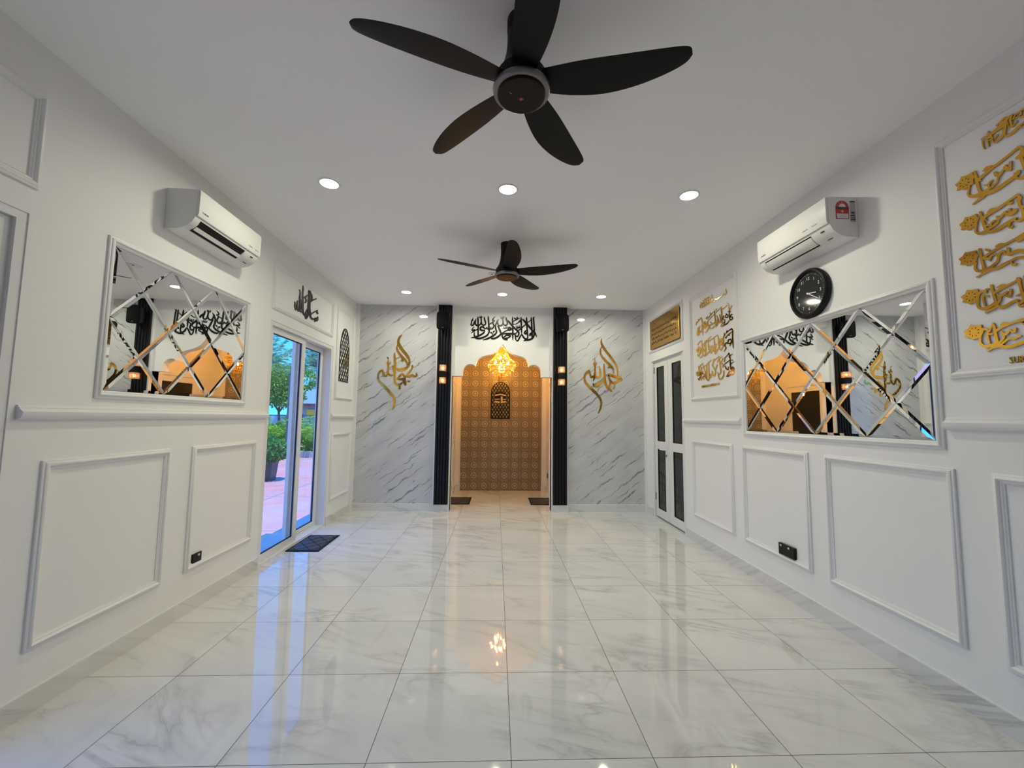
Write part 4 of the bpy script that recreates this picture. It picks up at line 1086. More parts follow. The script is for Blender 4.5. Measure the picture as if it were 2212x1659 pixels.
r = thing('ceiling_sensor', 'tiny white sensor with a dark dot on the ceiling behind the far fan', 'sensor', (-0.073, 4.96, H))
MB().rbox(-0.115, -0.025, 4.90, 5.02, H - 0.012, H, 0.004).build('housing', PVC, r)
MB().lathe([(0.012, -0.012), (0.012, -0.014), (0.0, -0.0145)], (-0.075, 4.93, H), 16).build('lens', BLACK, r)

# ------------------------------------------------------------------ air conditioners


def aircon(side, y0, label, opened):
    """y0: the end nearer the camera"""
    y1 = y0 + 0.722
    zb = 2.640
    fn = side_fn(side)
    xw = XL if side == 'L' else XR
    r = thing('air_conditioner', label, 'air conditioner', (xw, (y0 + y1) / 2, zb), 'wall air conditioners')
    P = lambda u, d, v: fn(u, v, d)
    body = [(0.001, 0.0), (0.085, 0.002), (0.120, 0.012), (0.150, 0.028), (0.175, 0.050), (0.192, 0.078), (0.198, 0.100), (0.200, 0.262), (0.192, 0.272), (0.001, 0.275)]
    # the body with a slot where the outlet is
    slot = [(0.128, 0.016), (0.150, 0.028), (0.175, 0.050), (0.190, 0.073)]
    pr = lambda pts, a, b: MB().prism(pts, lambda u, v, q: P(q, u, zb + v), a, b)
    ya, yb = (y0 + 0.055, y1 - 0.17) if side == 'L' else (y0 + 0.17, y1 - 0.055)
    inner = [(0.001, 0.0), (0.085, 0.002), (0.120, 0.012), (0.100, 0.050), (0.140, 0.100), (0.192, 0.078), (0.198, 0.100), (0.200, 0.262), (0.192, 0.272), (0.001, 0.275)]
    m = MB()
    for pts, a, b in ((body, y0, ya), (inner, ya, yb), (body, yb, y1)):
        m.prism(pts, lambda u, v, q: P(q, u, zb + v), a, b)
    bd = m.build('body', PVC, r, smooth=35)
    pr([(0.199, 0.094), (0.206, 0.092), (0.214, 0.110), (0.216, 0.262), (0.210, 0.272), (0.199, 0.270)], y0 + 0.004, y1 - 0.004).build('front_panel', PVC, r, smooth=35)
    pr([(0.121, 0.0135), (0.102, 0.050), (0.140, 0.098), (0.190, 0.077)], ya + 0.001, yb - 0.001).build('air_outlet', BLACK, r)
    if opened:
        pr([(0.136, 0.022), (0.142, 0.020), (0.160, 0.040), (0.156, 0.044)], ya + 0.01, yb + 0.02).build('louver', PVC, r)
        for yy in (ya + 0.26, yb - 0.02):
            pr([(0.142, 0.030), (0.158, 0.042), (0.150, 0.060), (0.138, 0.050)], yy, yy + 0.006).build('louver_arm', SILVER, r)
    else:
        pr([(0.132, 0.0175), (0.150, 0.026), (0.175, 0.048), (0.187, 0.070), (0.180, 0.074), (0.168, 0.052), (0.146, 0.034), (0.130, 0.024)], ya + 0.006, yb - 0.006).build('louver', PVC, r, smooth=35)
    # print on the panel: maker's name at the far end of the room's view, model line at the other
    sgn = 1 if side == 'L' else -1
    front = lambda yc, zc: (lambda u, v, q: P(yc + sgn * u, 0.2145 + q + max(0, (zc + v - zb - 0.110)) * 0.012, zc + v))
    n1, n2 = ((y0 + 0.035), (y1 - 0.165)) if side == 'L' else ((y1 - 0.045), (y0 + 0.215))
    text_mesh('DAIKIN', 0.017, front(n1, zb + 0.122), 0.0006, 'lettering', INK, bd)
    text_mesh('INVERTER', 0.011, front(n2, zb + 0.122), 0.0006, 'lettering', GREYINK, bd)
    text_mesh('R32 ECO+', 0.011, front(n2 + sgn * 0.085, zb + 0.122), 0.0006, 'lettering', GREYINK, bd)
    # receiver window and status light under the panel
    ys = y1 - 0.075 if side == 'L' else y0 + 0.075
    pr([(0.183, 0.060), (0.187, 0.068), (0.189, 0.067), (0.185, 0.059)], ys - 0.014, ys + 0.014).build('receiver', INK, r)
    pr([(0.128, 0.015), (0.134, 0.018), (0.134, 0.016), (0.129, 0.0135)], ys - 0.02, ys + 0.02).build('status_slot', INK, r)
    if side == 'R':
        # energy rating label and rating plate on the near end
        ye = y0 - 0.0012
        q = lambda pts, d, mat, nm, par: MB().prism(pts, lambda u, v, w_: (XR - u, w_, v), ye - d, ye - d + 0.001).build(nm, mat, par)
        c0, c1 = 0.060, 0.150
        cm_ = (c0 + c1) / 2
        rr = (c1 - c0) / 2
        arc = [(cm_ + rr * math.cos(t * math.pi / 14), 2.842 + rr * math.sin(t * math.pi / 14)) for t in range(15)]
        lab = q(arc + [(c0, 2.762), (c1, 2.762)], 0.0, RED, 'energy_label', r)
        arc2 = [(cm_ + rr * 0.52 * math.cos(t * math.pi / 12), 2.844 + rr * 0.52 * math.sin(t * math.pi / 12)) for t in range(13)]
        q(arc2, 0.001, LABELW, 'label_window', lab)
        q([(c0, 2.828), (c1, 2.828), (c1, 2.842), (c0, 2.842)], 0.001, INK, 'label_band', lab)
        q([(c0 + 0.006, 2.766), (c1 - 0.006, 2.766), (c1 - 0.006, 2.798), (c0 + 0.006, 2.798)], 0.001, LABELW, 'label_box', lab)
        star = []
        for k in range(10):
            t = math.pi / 2 + k * math.pi / 5
            rd = 0.012 if k % 2 == 0 else 0.005
            star.append((cm_ + rd * math.cos(t), 2.813 + rd * math.sin(t)))
        q(star, 0.001, YELLOW, 'label_star', lab)
        for t in (0.5, 0.7, 0.88):
            a_, b_ = cm_ + rr * 0.76 * math.cos(math.pi * t), 2.842 + rr * 0.76 * math.sin(math.pi * t)
            a_ = cm_ - (cm_ - a_) * -1
            q([(a_ + 0.003 * math.cos(k), b_ + 0.003 * math.sin(k)) for k in (0, 1.57, 3.14, 4.71)], 0.001, LABELW, 'label_star', lab)
        for zz, ww in ((2.792, 0.056), (2.783, 0.03), (2.774, 0.044)):
            q([(cm_ - ww / 2, zz), (cm_ + ww / 2, zz), (cm_ + ww / 2, zz + 0.002), (cm_ - ww / 2, zz + 0.002)], 0.002, GREYINK, 'label_print', lab)
        pl = q([(0.016, 2.742), (0.052, 2.742), (0.052, 2.888), (0.016, 2.888)], 0.0, plain('rating plate', (0.45, 0.44, 0.43), 0.4), 'rating_plate', r)
        for z0, z1, a0, a1 in ((2.878, 2.886, 0.018, 0.050), (2.800, 2.812, 0.024, 0.046), (2.782, 2.792, 0.020, 0.050), (2.770, 2.776, 0.020, 0.048), (2.755, 2.765, 0.019, 0.050)):
            q([(a0, z0), (a1, z0), (a1, z1), (a0, z1)], 0.001, INK, 'plate_print', pl)
    return r


aircon('L', 2.714, 'white wall air conditioner with open black louver, above the left mirror', True)
aircon('R', 2.553, 'white wall air conditioner with red energy label, above the clock', False)

# ------------------------------------------------------------------ diamond mirrors


def clip_poly(poly, x0, x1, z0, z1):
    for ax, lim, sg in ((0, x0, 1), (0, x1, -1), (1, z0, 1), (1, z1, -1)):
        out = []
        for i, p in enumerate(poly):
            q = poly[(i + 1) % len(poly)]
            a, b = sg * (p[ax] - lim), sg * (q[ax] - lim)
            if a >= -1e-9:
                out.append(p)
            if (a > 1e-9 and b < -1e-9) or (a < -1e-9 and b > 1e-9):
                t = a / (a - b)
                out.append((p[0] + (q[0] - p[0]) * t, p[1] + (q[1] - p[1]) * t))
        poly = out
        if not poly:
            return []
    return poly


def inset(poly, d):
    n = len(poly)
    area = sum(poly[i][0] * poly[(i + 1) % n][1] - poly[(i + 1) % n][0] * poly[i][1] for i in range(n))
    sg = 1 if area > 0 else -1
    L = []
    for i in range(n):
        p, q = poly[i], poly[(i + 1) % n]
        t = (q[0] - p[0], q[1] - p[1])
        k = math.hypot(*t)
        nrm = (-t[1] / k * sg, t[0] / k * sg)
        L.append(((p[0] + nrm[0] * d, p[1] + nrm[1] * d), t))
    out = []
    for i in range(n):
        (p, t), (q, s) = L[i - 1], L[i]
        den = t[0] * s[1] - t[1] * s[0]
        k = ((q[0] - p[0]) * s[1] - (q[1] - p[1]) * s[0]) / den
        out.append((p[0] + t[0] * k, p[1] + t[1] * k))
    return out


def mirror(side, y0, y1, z0, z1, nx, nz, fw_, label):
    fn = side_fn(side)
    r = thing('diamond_mirror', label, 'mirror', (XL if side == 'L' else XR, (y0 + y1) / 2, z0))
    m = MB()
    moulding(m, side, y0 - fw_, y1 + fw_, z0 - fw_, z1 + fw_, PROFILE, fw_ / 0.047 * 1.0)
    m.build('frame', TRIM, r, smooth=40)
    MB().prism([(y0, z0), (y1, z0), (y1, z1), (y0, z1)], fn, 0.0005, 0.002).build('backing_board', BLACK, r)
    w_, h_ = (y1 - y0) / nx, (z1 - z0) / nz
    cen = [(i * w_, (j + 0.5) * h_) for i in range(nx + 1) for j in range(nz)] + [((i + 0.5) * w_, j * h_) for i in range(nx) for j in range(nz + 1)]
    for a, b in cen:
        a += y0
        b += z0
        poly = [(a + w_ / 2, b), (a, b + h_ / 2), (a - w_ / 2, b), (a, b - h_ / 2)]
        poly = inset(clip_poly(poly, y0, y1, z0, z1), 0.0008)
        inn = inset(poly, 0.017)
        n = len(poly)
        vs = [fn(u, v, 0.003) for u, v in poly] + [fn(u, v, 0.0049) for u, v in inn]
        fs = [tuple(range(n, 2 * n))] + [(i, (i + 1) % n, (i + 1) % n + n, i + n) for i in range(n)]
        MB().add(vs, fs).build('mirror_tile', MIRROR, r)
    return r


mirror('L', 2.390, 3.655, 1.550, 2.380, 3, 2, 0.045, 'diamond-faceted mirror in white frame under the open louvered air conditioner')
mirror('R', 2.157, 3.848, 1.330, 2.168, 4, 2, 0.045, 'wider diamond-faceted mirror in white frame below the clock')

# ------------------------------------------------------------------ wall clock


def clock():
    y, z, x = 2.975, 2.388, XR
    r = thing('wall_clock', 'round black wall clock with white numerals above the right mirror', 'clock', (x, y, z))
    c = (x, y, z)
    MB().lathe([(0.150, -0.002), (0.186, -0.004), (0.190, -0.016), (0.188, -0.034), (0.178, -0.046), (0.170, -0.047), (0.163, -0.040), (0.160, -0.026)], c, 64, 'x', cap=False).build('rim', BLACK, r, smooth=50)
    MB().lathe([(0.160, -0.028), (0.0, -0.0281)], c, 64, 'x', cap=False).lathe([(0.15, -0.001), (0.16, -0.026)], c, 48, 'x').build('dial', FACE, r, smooth=30)
    f = lambda u, v, q: (x - 0.0286 - q, y - u, z + v)
    for h in range(1, 13):
        a = math.radians(90 - 30 * h)
        s = str(h)
        cx_, cz_ = 0.116 * math.cos(a), 0.116 * math.sin(a)
        text_mesh(s, 0.034, lambda u, v, q, cx_=cx_, cz_=cz_: f(cx_ + u, cz_ - 0.012 + v, q), 0.0006, 'numeral', HANDW, r, 'CENTER')
    m = MB()
    for k in range(60):
        a = math.radians(6 * k)
        rd = 0.0026 if k % 5 == 0 else 0.0014
        m.lathe([(rd, -0.0286), (rd, -0.0294)], (x, y - 0.146 * math.sin(a), z + 0.146 * math.cos(a)), 8, 'x')
    m.build('minute_dots', HANDW, r)
    for nm, deg, ln, wd, dp in (('hour_hand', 98, 0.078, 0.0042, 0.004), ('minute_hand', 122, 0.112, 0.0034, 0.007)):
        a = math.radians(deg)
        t = (math.sin(a), math.cos(a))
        n_ = (t[1] * wd, -t[0] * wd)
        pts = [(-t[0] * 0.012 + n_[0], -t[1] * 0.012 + n_[1]), (t[0] * ln + n_[0] * 0.8, t[1] * ln + n_[1] * 0.8),
               (t[0] * ln - n_[0] * 0.8, t[1] * ln - n_[1] * 0.8), (-t[0] * 0.012 - n_[0], -t[1] * 0.012 - n_[1])]
        MB().prism(pts, f, dp, dp + 0.001).build(nm, HANDW, r)
    MB().lathe([(0.008, -0.028), (0.008, -0.0385), (0.0, -0.039)], c, 20, 'x').build('hand_pin', HANDW, r)
    return r


clock()

# ------------------------------------------------------------------ outlets and switches


def outlet(name, y, z, w_, h_, side, n, label):
    fn = side_fn(side)
    r = thing(name, label, 'socket', fn(y, z, 0), None)
    m = MB()
    a, b = fn(y - w_ / 2, z - h_ / 2, 0.0), fn(y + w_ / 2, z + h_ / 2, 0.011 if n < 2 else 0.024)
    m.rbox(min(a[0], b[0]), max(a[0], b[0]), a[1], b[1], a[2], b[2], 0.003)
    m.build('plate', BLACKAC, r)
    top = 0.011 if n < 2 else 0.024
    for k in range(n):
        yc = y + (k - (n - 1) / 2) * w_ / n
        p = lambda u, v, q: fn(yc + u, z + v, q)
        MB().prism([(-0.008 + 0.014, h_ / 2 - 0.024), (0.008 + 0.014, h_ / 2 - 0.024), (0.008 + 0.014, h_ / 2 - 0.010), (-0.008 + 0.014, h_ / 2 - 0.010)], p, top, top + 0.003).build('rocker', LABELW, r)
        for u, v in ((0.0, 0.008), (-0.011, -0.012), (0.011, -0.012)):
            MB().prism([(u - 0.003, v - 0.003), (u + 0.003, v - 0.003), (u + 0.003, v + 0.003), (u - 0.003, v + 0.003)], p, top, top + 0.0004).build('pin_hole', BLACK, r)
    return r


outlet('wall_socket', 3.238, 0.360, 0.095, 0.090, 'L', 1, 'single black wall socket low on the left wall panel')
outlet('wall_socket', 3.346, 0.385, 0.180, 0.090, 'R', 2, 'double black wall socket low on the right wall panel')
r = thing('light_switch', 'small black switch plate low inside the niche', 'switch', (NR, 8.02, 0.33))
MB().rbox(NR - 0.012, NR, 7.98, 8.07, 0.285, 0.375, 0.003).build('plate', BLACKAC, r)
MB().box(NR - 0.015, NR - 0.012, 8.005, 8.045, 0.31, 0.35).build('rocker', SILVER, r)

# ------------------------------------------------------------------ black slatted pilaster panels, speakers, sconces


def slats(x0, x1, label):
    n = 5
    p = (x1 - x0) / n
    pts = [(x0, YB - 0.062)]
    for k in range(n):
        a = x0 + k * p
        pts += [(a + 0.002, 6.418), (a + 0.006, 6.410), (a + p * 0.5, 6.406), (a + p - 0.012, 6.410), (a + p - 0.008, 6.424), (a + p - 0.001, 6.424)]
    pts += [(x1, YB - 0.062)]
    o = MB().prism(pts, lambda u, v, q: (u, v, q), 0.112, H).build('slatted_panel', FLUTE)
    tag(o, label, 'wall panel', 'black slatted panels beside the niche')
    return o


slats(-0.925, -0.709, 'tall black slatted panel on the left pilaster of the niche')
slats(0.888, 1.110, 'tall black slatted panel on the right pilaster of the niche')


def speaker(x, label):
    z0, z1 = 2.755, 3.035
    zc = (z0 + z1) / 2
    r = thing('wall_speaker', label, 'speaker', (x, 6.41, zc), 'black wall speakers')

    def sec(y, kx, kz):
        out = []
        for i in range(40):
            t = 2 * math.pi * i / 40
            c_, s_ = math.cos(t), math.sin(t)
            e = 0.32
            px = math.copysign(abs(c_) ** e, c_) * 0.098 * kx * (1 - 0.12 * abs(s_) ** 6)
            pz = math.copysign(abs(s_) ** e, s_) * 0.140 * kz
            out.append((x + px, y, zc + pz))
        return out

    def loft(rows):
        vs = [p for a in rows for p in a]
        fs = []
        for j in range(len(rows) - 1):
            for i in range(40):
                k = (i + 1) % 40
                fs.append((j * 40 + i, j * 40 + k, (j + 1) * 40 + k, (j + 1) * 40 + i))
        fs += [tuple(range(40)), tuple((len(rows) - 1) * 40 + i for i in range(40))]
        return MB().add(vs, fs)
    loft([sec(6.385, 0.62, 0.82), sec(6.32, 0.9, 0.96), sec(6.265, 1.0, 1.0), sec(6.252, 0.985, 0.99)]).build('cabinet', FLUTE, r, smooth=50)
    loft([sec(6.252, 0.975, 0.98), sec(6.240, 0.97, 0.975), sec(6.236, 0.93, 0.95)]).build('grille', plain('speaker grille', (0.004, 0.004, 0.005), 0.8, spec=0.12), r, smooth=50)
    MB().box(x - 0.014, x + 0.014, 6.233, 6.237, z0 + 0.025, z0 + 0.032).build('badge', SILVER, r)
    MB().box(x - 0.03, x + 0.03, 6.38, 6.412, zc - 0.05, zc + 0.05).build('bracket', BLACK, r)
    return r


speaker(-0.828, 'black wall speaker on the left slatted pilaster')
speaker(1.008, 'black wall speaker on the right slatted pilaster')


def sconce(x, label):
    zc = 2.080
    r = thing('wall_sconce', label, 'wall lamp', (x, 6.41, zc), 'up and down wall lamps')
    MB().rbox(x - 0.047, x + 0.047, 6.300, 6.408, zc - 0.048, zc + 0.048, 0.004).build('body', BLACK, r)
    for s in (1, -1):
        a, b = sorted((zc + s * 0.049, zc + s * 0.142))
        m = MB()
        t = 0.008
        m.box(x - 0.046, x + 0.046, 6.302, 6.302 + t, a, b).box(x - 0.046, x + 0.046, 6.392, 6.400, a, b)
        m.box(x - 0.046, x - 0.046 + t, 6.31, 6.392, a, b).box(x + 0.046 - t, x + 0.046, 6.31, 6.392, a, b)
        sh = m.build('crystal_shade', CUBE, r)
        MB().ball((x, 6.351, (a + b) / 2), 0.017, 0.017, 0.024).build('bulb', BULBS, sh, smooth=180)
    return r


sconce(-0.824, 'lit crystal cube wall lamp on the left slatted pilaster')
sconce(1.007, 'lit crystal cube wall lamp on the right slatted pilaster')

# ------------------------------------------------------------------ chandelier in the niche


def chandelier():
    cx_, cy_ = 0.092, 7.40
    r = thing('chandelier', 'lit gold crystal chandelier hanging in the niche', 'chandelier', (cx_, cy_, NC))
    c = (cx_, cy_, 0)
    gold = plain('polished brass', (0.75, 0.50, 0.16), 0.15, 1.0)
    MB().lathe([(0.075, NC), (0.075, NC - 0.012), (0.055, NC - 0.03), (0.015, NC - 0.036)], c, 32).tube([(cx_, cy_, NC - 0.036), (cx_, cy_, 2.30)], 0.006).build('canopy', gold, r, smooth=40)
    rng = random.Random(4)
    tiers = [(0.245, 2.405, 0.085, 44), (0.212, 2.335, 0.085, 40), (0.160, 2.262, 0.080, 32), (0.105, 2.200, 0.075, 22), (0.060, 2.145, 0.062, 14)]
    for rad, z, ln, n in tiers:
        ring = MB()
        ring.lathe([(rad - 0.004, z - 0.006), (rad + 0.003, z - 0.006), (rad + 0.003, z + 0.006), (rad - 0.004, z + 0.006), (rad - 0.004, z - 0.006)], c, 48, cap=False)
        for k in range(6):
            a = k * math.pi / 3
            ring.tube([(cx_, cy_, z), (cx_ + rad * math.cos(a), cy_ + rad * math.sin(a), z)], 0.003, 6)
        rg = ring.build('ring', gold, r, smooth=40)
        m = MB()
        for k in range(n):
            a = 2 * math.pi * (k + rng.random() * 0.3) / n
            x, y = cx_ + rad * math.cos(a), cy_ + rad * math.sin(a)
            m.octa((x, y, z - 0.014), 0.007, 0.008)
            m.octa((x, y, z - 0.026 - (ln - 0.02) * 0.30), 0.0085, (ln - 0.02) * 0.30, (ln - 0.02) * 0.68)
        o = m.build('crystal_drops', CRYSTAL, rg)
        o['kind'] = 'stuff'
    top = MB().lathe([(0.050, 2.735), (0.055, 2.735), (0.055, 2.745), (0.050, 2.745), (0.050, 2.735)], c, 32, cap=False).build('ring', gold, r)
    m = MB()
    for k in range(40):
        a = 2 * math.pi * k / 40
        for j in range(19):
            t = j / 18
            rad = 0.052 + (0.245 - 0.052) * (0.36 * t + 0.64 * t ** 3.2)
            z = 2.735 + (2.412 - 2.735) * t
            m.octa((cx_ + rad * math.cos(a), cy_ + rad * math.sin(a), z), 0.0085, 0.0095)
    o = m.build('crystal_strands', CRYSTAL, top)
    o['kind'] = 'stuff'
    spots = [(0.065, 2.50, 10), (0.065, 2.50, 130), (0.065, 2.50, 250), (0.13, 2.415, 40), (0.13, 2.415, 100), (0.13, 2.415, 160), (0.13, 2.415, 220), (0.13, 2.415, 280), (0.13, 2.415, 340),
             (0.05, 2.30, 210), (0.05, 2.30, 330), (0.05, 2.30, 90), (0.018, 2.72, 270)]
    for rad, z, d in spots:
        a = math.radians(d)
        x, y = cx_ + rad * math.cos(a), cy_ + rad * math.sin(a)
        MB().lathe([(0.002, -0.018), (0.010, -0.010), (0.012, 0.0), (0.008, 0.014), (0.001, 0.028)], (x, y, z), 10).build('bulb', BULB, r, smooth=180)
    return r


chandelier()

# ------------------------------------------------------------------ pierced wall plaques


def in_poly(p, poly):
    x, y = p
    k = False
    for i in range(len(poly)):
        (x1, y1), (x2, y2) = poly[i], poly[i - 1]
        if (y1 > y) != (y2 > y) and x < (x2 - x1) * (y - y1) / (y2 - y1) + x1:
            k = not k
    return k


def lattice(poly, step, wd, skip=None):
    """diagonal bars clipped to the outline: list of four-point polygons"""
    xs, ys = [p[0] for p in poly], [p[1] for p in poly]
    out = []
    slope = 1.55
    for sg in (1, -1):
        n = math.hypot(1, slope)
        t = (1 / n, sg * slope / n)
        nr = (-t[1], t[0])
        cx_, cy_ = (min(xs) + max(xs)) / 2, (min(ys) + max(ys)) / 2
        R = math.hypot(max(xs) - min(xs), max(ys) - min(ys)) / 2
        k = -int(R / step) - 1
        while k * step < R + step:
            o = (cx_ + nr[0] * k * step, cy_ + nr[1] * k * step)
            a = None
            N = 240
            for i in range(N + 1):
                s = -R + 2 * R * i / N
                q = (o[0] + t[0] * s, o[1] + t[1] * s)
                ins = in_poly(q, poly)
                if ins and a is None:
                    a = q
                if (not ins or i == N) and a is not None:
                    out.append([(a[0] + nr[0] * wd, a[1] + nr[1] * wd), (q[0] + nr[0] * wd, q[1] + nr[1] * wd),
                                (q[0] - nr[0] * wd, q[1] - nr[1] * wd), (a[0] - nr[0] * wd, a[1] - nr[1] * wd)])
                    a = None
            k += 1
    return out


def rim_of(poly, wd, fn, a, b):
    inn = inset(poly, wd)
    P, Q = poly + [poly[0]], inn + [inn[0]]
    return MB().strip(P, Q, fn, a, b)


# pointed plaque on the left wall
y0, y1, zb, zs, zt = 5.825, 6.190, 1.910, 2.345, 2.685
ym = (y0 + y1) / 2
arc_r = [(y1 - (y1 - ym) * (t / 10) ** 1.75, zs + (zt - zs) * math.sin(t / 10 * math.pi / 2) ** 1.0) for t in range(11)]
arc_l = [(2 * ym - a, b) for a, b in reversed(arc_r[:-1])]
poly = [(y0, zb), (y1, zb)] + arc_r + arc_l
fL = side_fn('L')
r = thing('pierced_arch_plaque', 'pointed black lattice plaque with gold lettering beside the sliding door', 'wall plaque', (XL, ym, zb))
rim_of(poly, 0.016, fL, 0.001, 0.006).build('frame', BLACKAC, r)
m = MB()
for q in lattice(inset(poly, 0.010), 0.058, 0.0070):
    m.prism(q, fL, 0.001, 0.005)
m.build('lattice', BLACKAC, r)
sc = 0.36
gm = MB()
for pts in ([(0.10, 0.26, 0.008), (0.10, 0.10, 0.010), (0.10, 0.0, 0.011)], [(0.06, 0.20, 0.008), (0.062, 0.06, 0.010), (0.05, 0.0, 0.011), (0.02, -0.01, 0.010), (0.015, 0.12, 0.008)],
            [(0.015, 0.05, 0.010), (0.0, -0.01, 0.010), (-0.03, -0.01, 0.010), (-0.035, 0.10, 0.008)], [(-0.035, 0.06, 0.010), (-0.06, 0.0, 0.010), (-0.085, 0.02, 0.010), (-0.07, 0.075, 0.009), (-0.045, 0.06, 0.008)],
            [(0.00, 0.19, 0.006), (0.01, 0.165, 0.007), (0.022, 0.185, 0.006)]):
    C = catmull(pts, 5)
    A_, B_ = [], []
    for i, c in enumerate(C):
        k, j = C[max(i - 1, 0)], C[min(i + 1, len(C) - 1)]
        t = (j[0] - k[0], j[1] - k[1])
        L = math.hypot(*t) or 1
        A_.append((ym + 0.02 + c[0] - t[1] / L * c[2] * 0.55, 2.14 + c[1] + t[0] / L * c[2] * 0.55))
        B_.append((ym + 0.02 + c[0] + t[1] / L * c[2] * 0.55, 2.14 + c[1] - t[0] / L * c[2] * 0.55))
    gm.strip(A_, B_, fL, 0.005, 0.010)
gm.build('lettering', plain('dull gold lettering', (0.42, 0.27, 0.09), 0.3, 0.8), r)

# round-headed plaque on the niche tiles
x0, x1, zb, zs, zt = -0.105, 0.279, 1.408, 1.930, 2.148
xm = (x0 + x1) / 2
arc_r = [(x1 - (x1 - xm) * (1 - math.cos(t / 12 * math.pi / 2)) ** 0.86, zs + (zt - zs) * math.sin(t / 12 * math.pi / 2) ** 0.92) for t in range(13)]
arc_l = [(2 * xm - a, b) for a, b in reversed(arc_r[:-1])]
poly = [(x0, zb), (x1, zb)] + arc_r + arc_l
fB = lambda u, v, q: (u, NBK - q, v)
r = thing('pierced_arch_plaque', 'black round-headed lattice plaque with gold emblem on the niche tiles', 'wall plaque', (xm, NBK, zb))
rim_of(poly, 0.018, fB, 0.001, 0.007).build('frame', BLACKAC, r)
m = MB()
for q in lattice(inset(poly, 0.012), 0.052, 0.0085):
    m.prism(q, fB, 0.001, 0.006)
m.build('lattice', BLACKAC, r)
E_ = MB().prism([(-0.036, 1.722), (0.084, 1.712), (0.206, 1.722), (0.206, 1.905), (0.150, 1.935), (0.084, 1.945), (0.016, 1.935), (-0.036, 1.905)], fB, 0.002, 0.009).build('emblem_ground', BLACKAC, r)
for pts in ([(-0.028, 1.858), (0.084, 1.880), (0.198, 1.858), (0.198, 1.884), (0.084, 1.908), (-0.028, 1.884)],
            [(-0.028, 1.728), (0.076, 1.718), (0.076, 1.752), (-0.028, 1.768)], [(0.092, 1.718), (0.198, 1.728), (0.198, 1.768), (0.092, 1.752)],
            [(0.092, 1.757), (0.132, 1.760), (0.132, 1.850), (0.092, 1.852)],
            [(-0.028, 1.788), (0.01, 1.782), (0.035, 1.790), (0.076, 1.786), (0.076, 1.803), (0.03, 1.808), (0.0, 1.800), (-0.028, 1.806)],
            [(0.138, 1.782), (0.165, 1.788), (0.198, 1.784), (0.198, 1.806), (0.165, 1.802), (0.138, 1.803)]):
    MB().prism(pts, fB, 0.009, 0.013).build('emblem_inlay', plain('gold inlay', (0.70, 0.52, 0.22), 0.3, 0.7) if 'inlay' not in globals() else inlay, E_)

# ------------------------------------------------------------------ wall calligraphy
fW = {'B': lambda off: (lambda u, v, q: (u, YB - off - q, v)), 'L': lambda off: (lambda u, v, q: (XL + off + q, u, v)), 'R': lambda off: (lambda u, v, q: (XR - off - q, u, v))}


def calligraphy(name, keys, side, off, thick, mat, label, cat, loc, pen=1.0):
    if len(keys) == 1:
        o = strokes(MB(), CAL[keys[0]], fW[side](off), 0.0, thick).build(name, mat)
        return tag(o, label, cat)
    r = thing(name, label, cat, loc)
    for k in keys:
        strokes(MB(), CAL[k], fW[side](off), 0.0, thick, pen).build('lettering_line', mat, r)
    return r


calligraphy('wall_calligraphy', ['shahada'], 'B', 0.021, 0.006, BLACKAC, 'black Arabic calligraphy on the white header above the arch', 'wall lettering', None)
calligraphy('wall_calligraphy', ['subhan'], 'B', 0.0185, 0.004, GOLD, 'flame-shaped gold Arabic calligraphy on the marble left of the niche', 'wall lettering', None)
calligraphy('wall_calligraphy', ['hamd'], 'B', 0.0185, 0.004, GOLD, 'flame-shaped gold Arabic calligraphy on the marble right of the niche', 'wall lettering', None)
calligraphy('wall_calligraphy', ['masha'], 'L', 0.001, 0.006, BLACKAC, 'black Arabic calligraphy above the sliding glass door', 'wall lettering', None)
q1 = calligraphy('wall_calligraphy', ['ikhlas_a', 'ikhlas_b', 'ikhlas_c', 'ikhlas_d'], 'R', 0.001, 0.004, GOLD,
                 'four lines of gold Arabic calligraphy in the panel right of the double door', 'wall lettering', (XR, 4.43, 1.80), 0.80)
q2 = calligraphy('wall_calligraphy', ['nas_a', 'nas_b', 'nas_c', 'nas_d', 'nas_e', 'nas_f'], 'R', 0.001, 0.006, GOLD,
                 'large gold Arabic calligraphy in the nearest panel of the right wall', 'wall lettering', (XR, 1.7, 1.72))
fR = fW['R'](0.001)
text_mesh('SURAH AL-IKHLAS 1-4', 0.0375, lambda u, v, q: fR(4.681 - u * 1.03, 1.798 + u * 0.012 + v, q), 0.006, 'lettering_line', GOLD, q1)
text_mesh('SURAH AN-NAS 1-6', 0.044, lambda u, v, q: fR(1.812 - u * 0.72, 1.703 + v, q), 0.006, 'lettering_line', GOLD, q2)

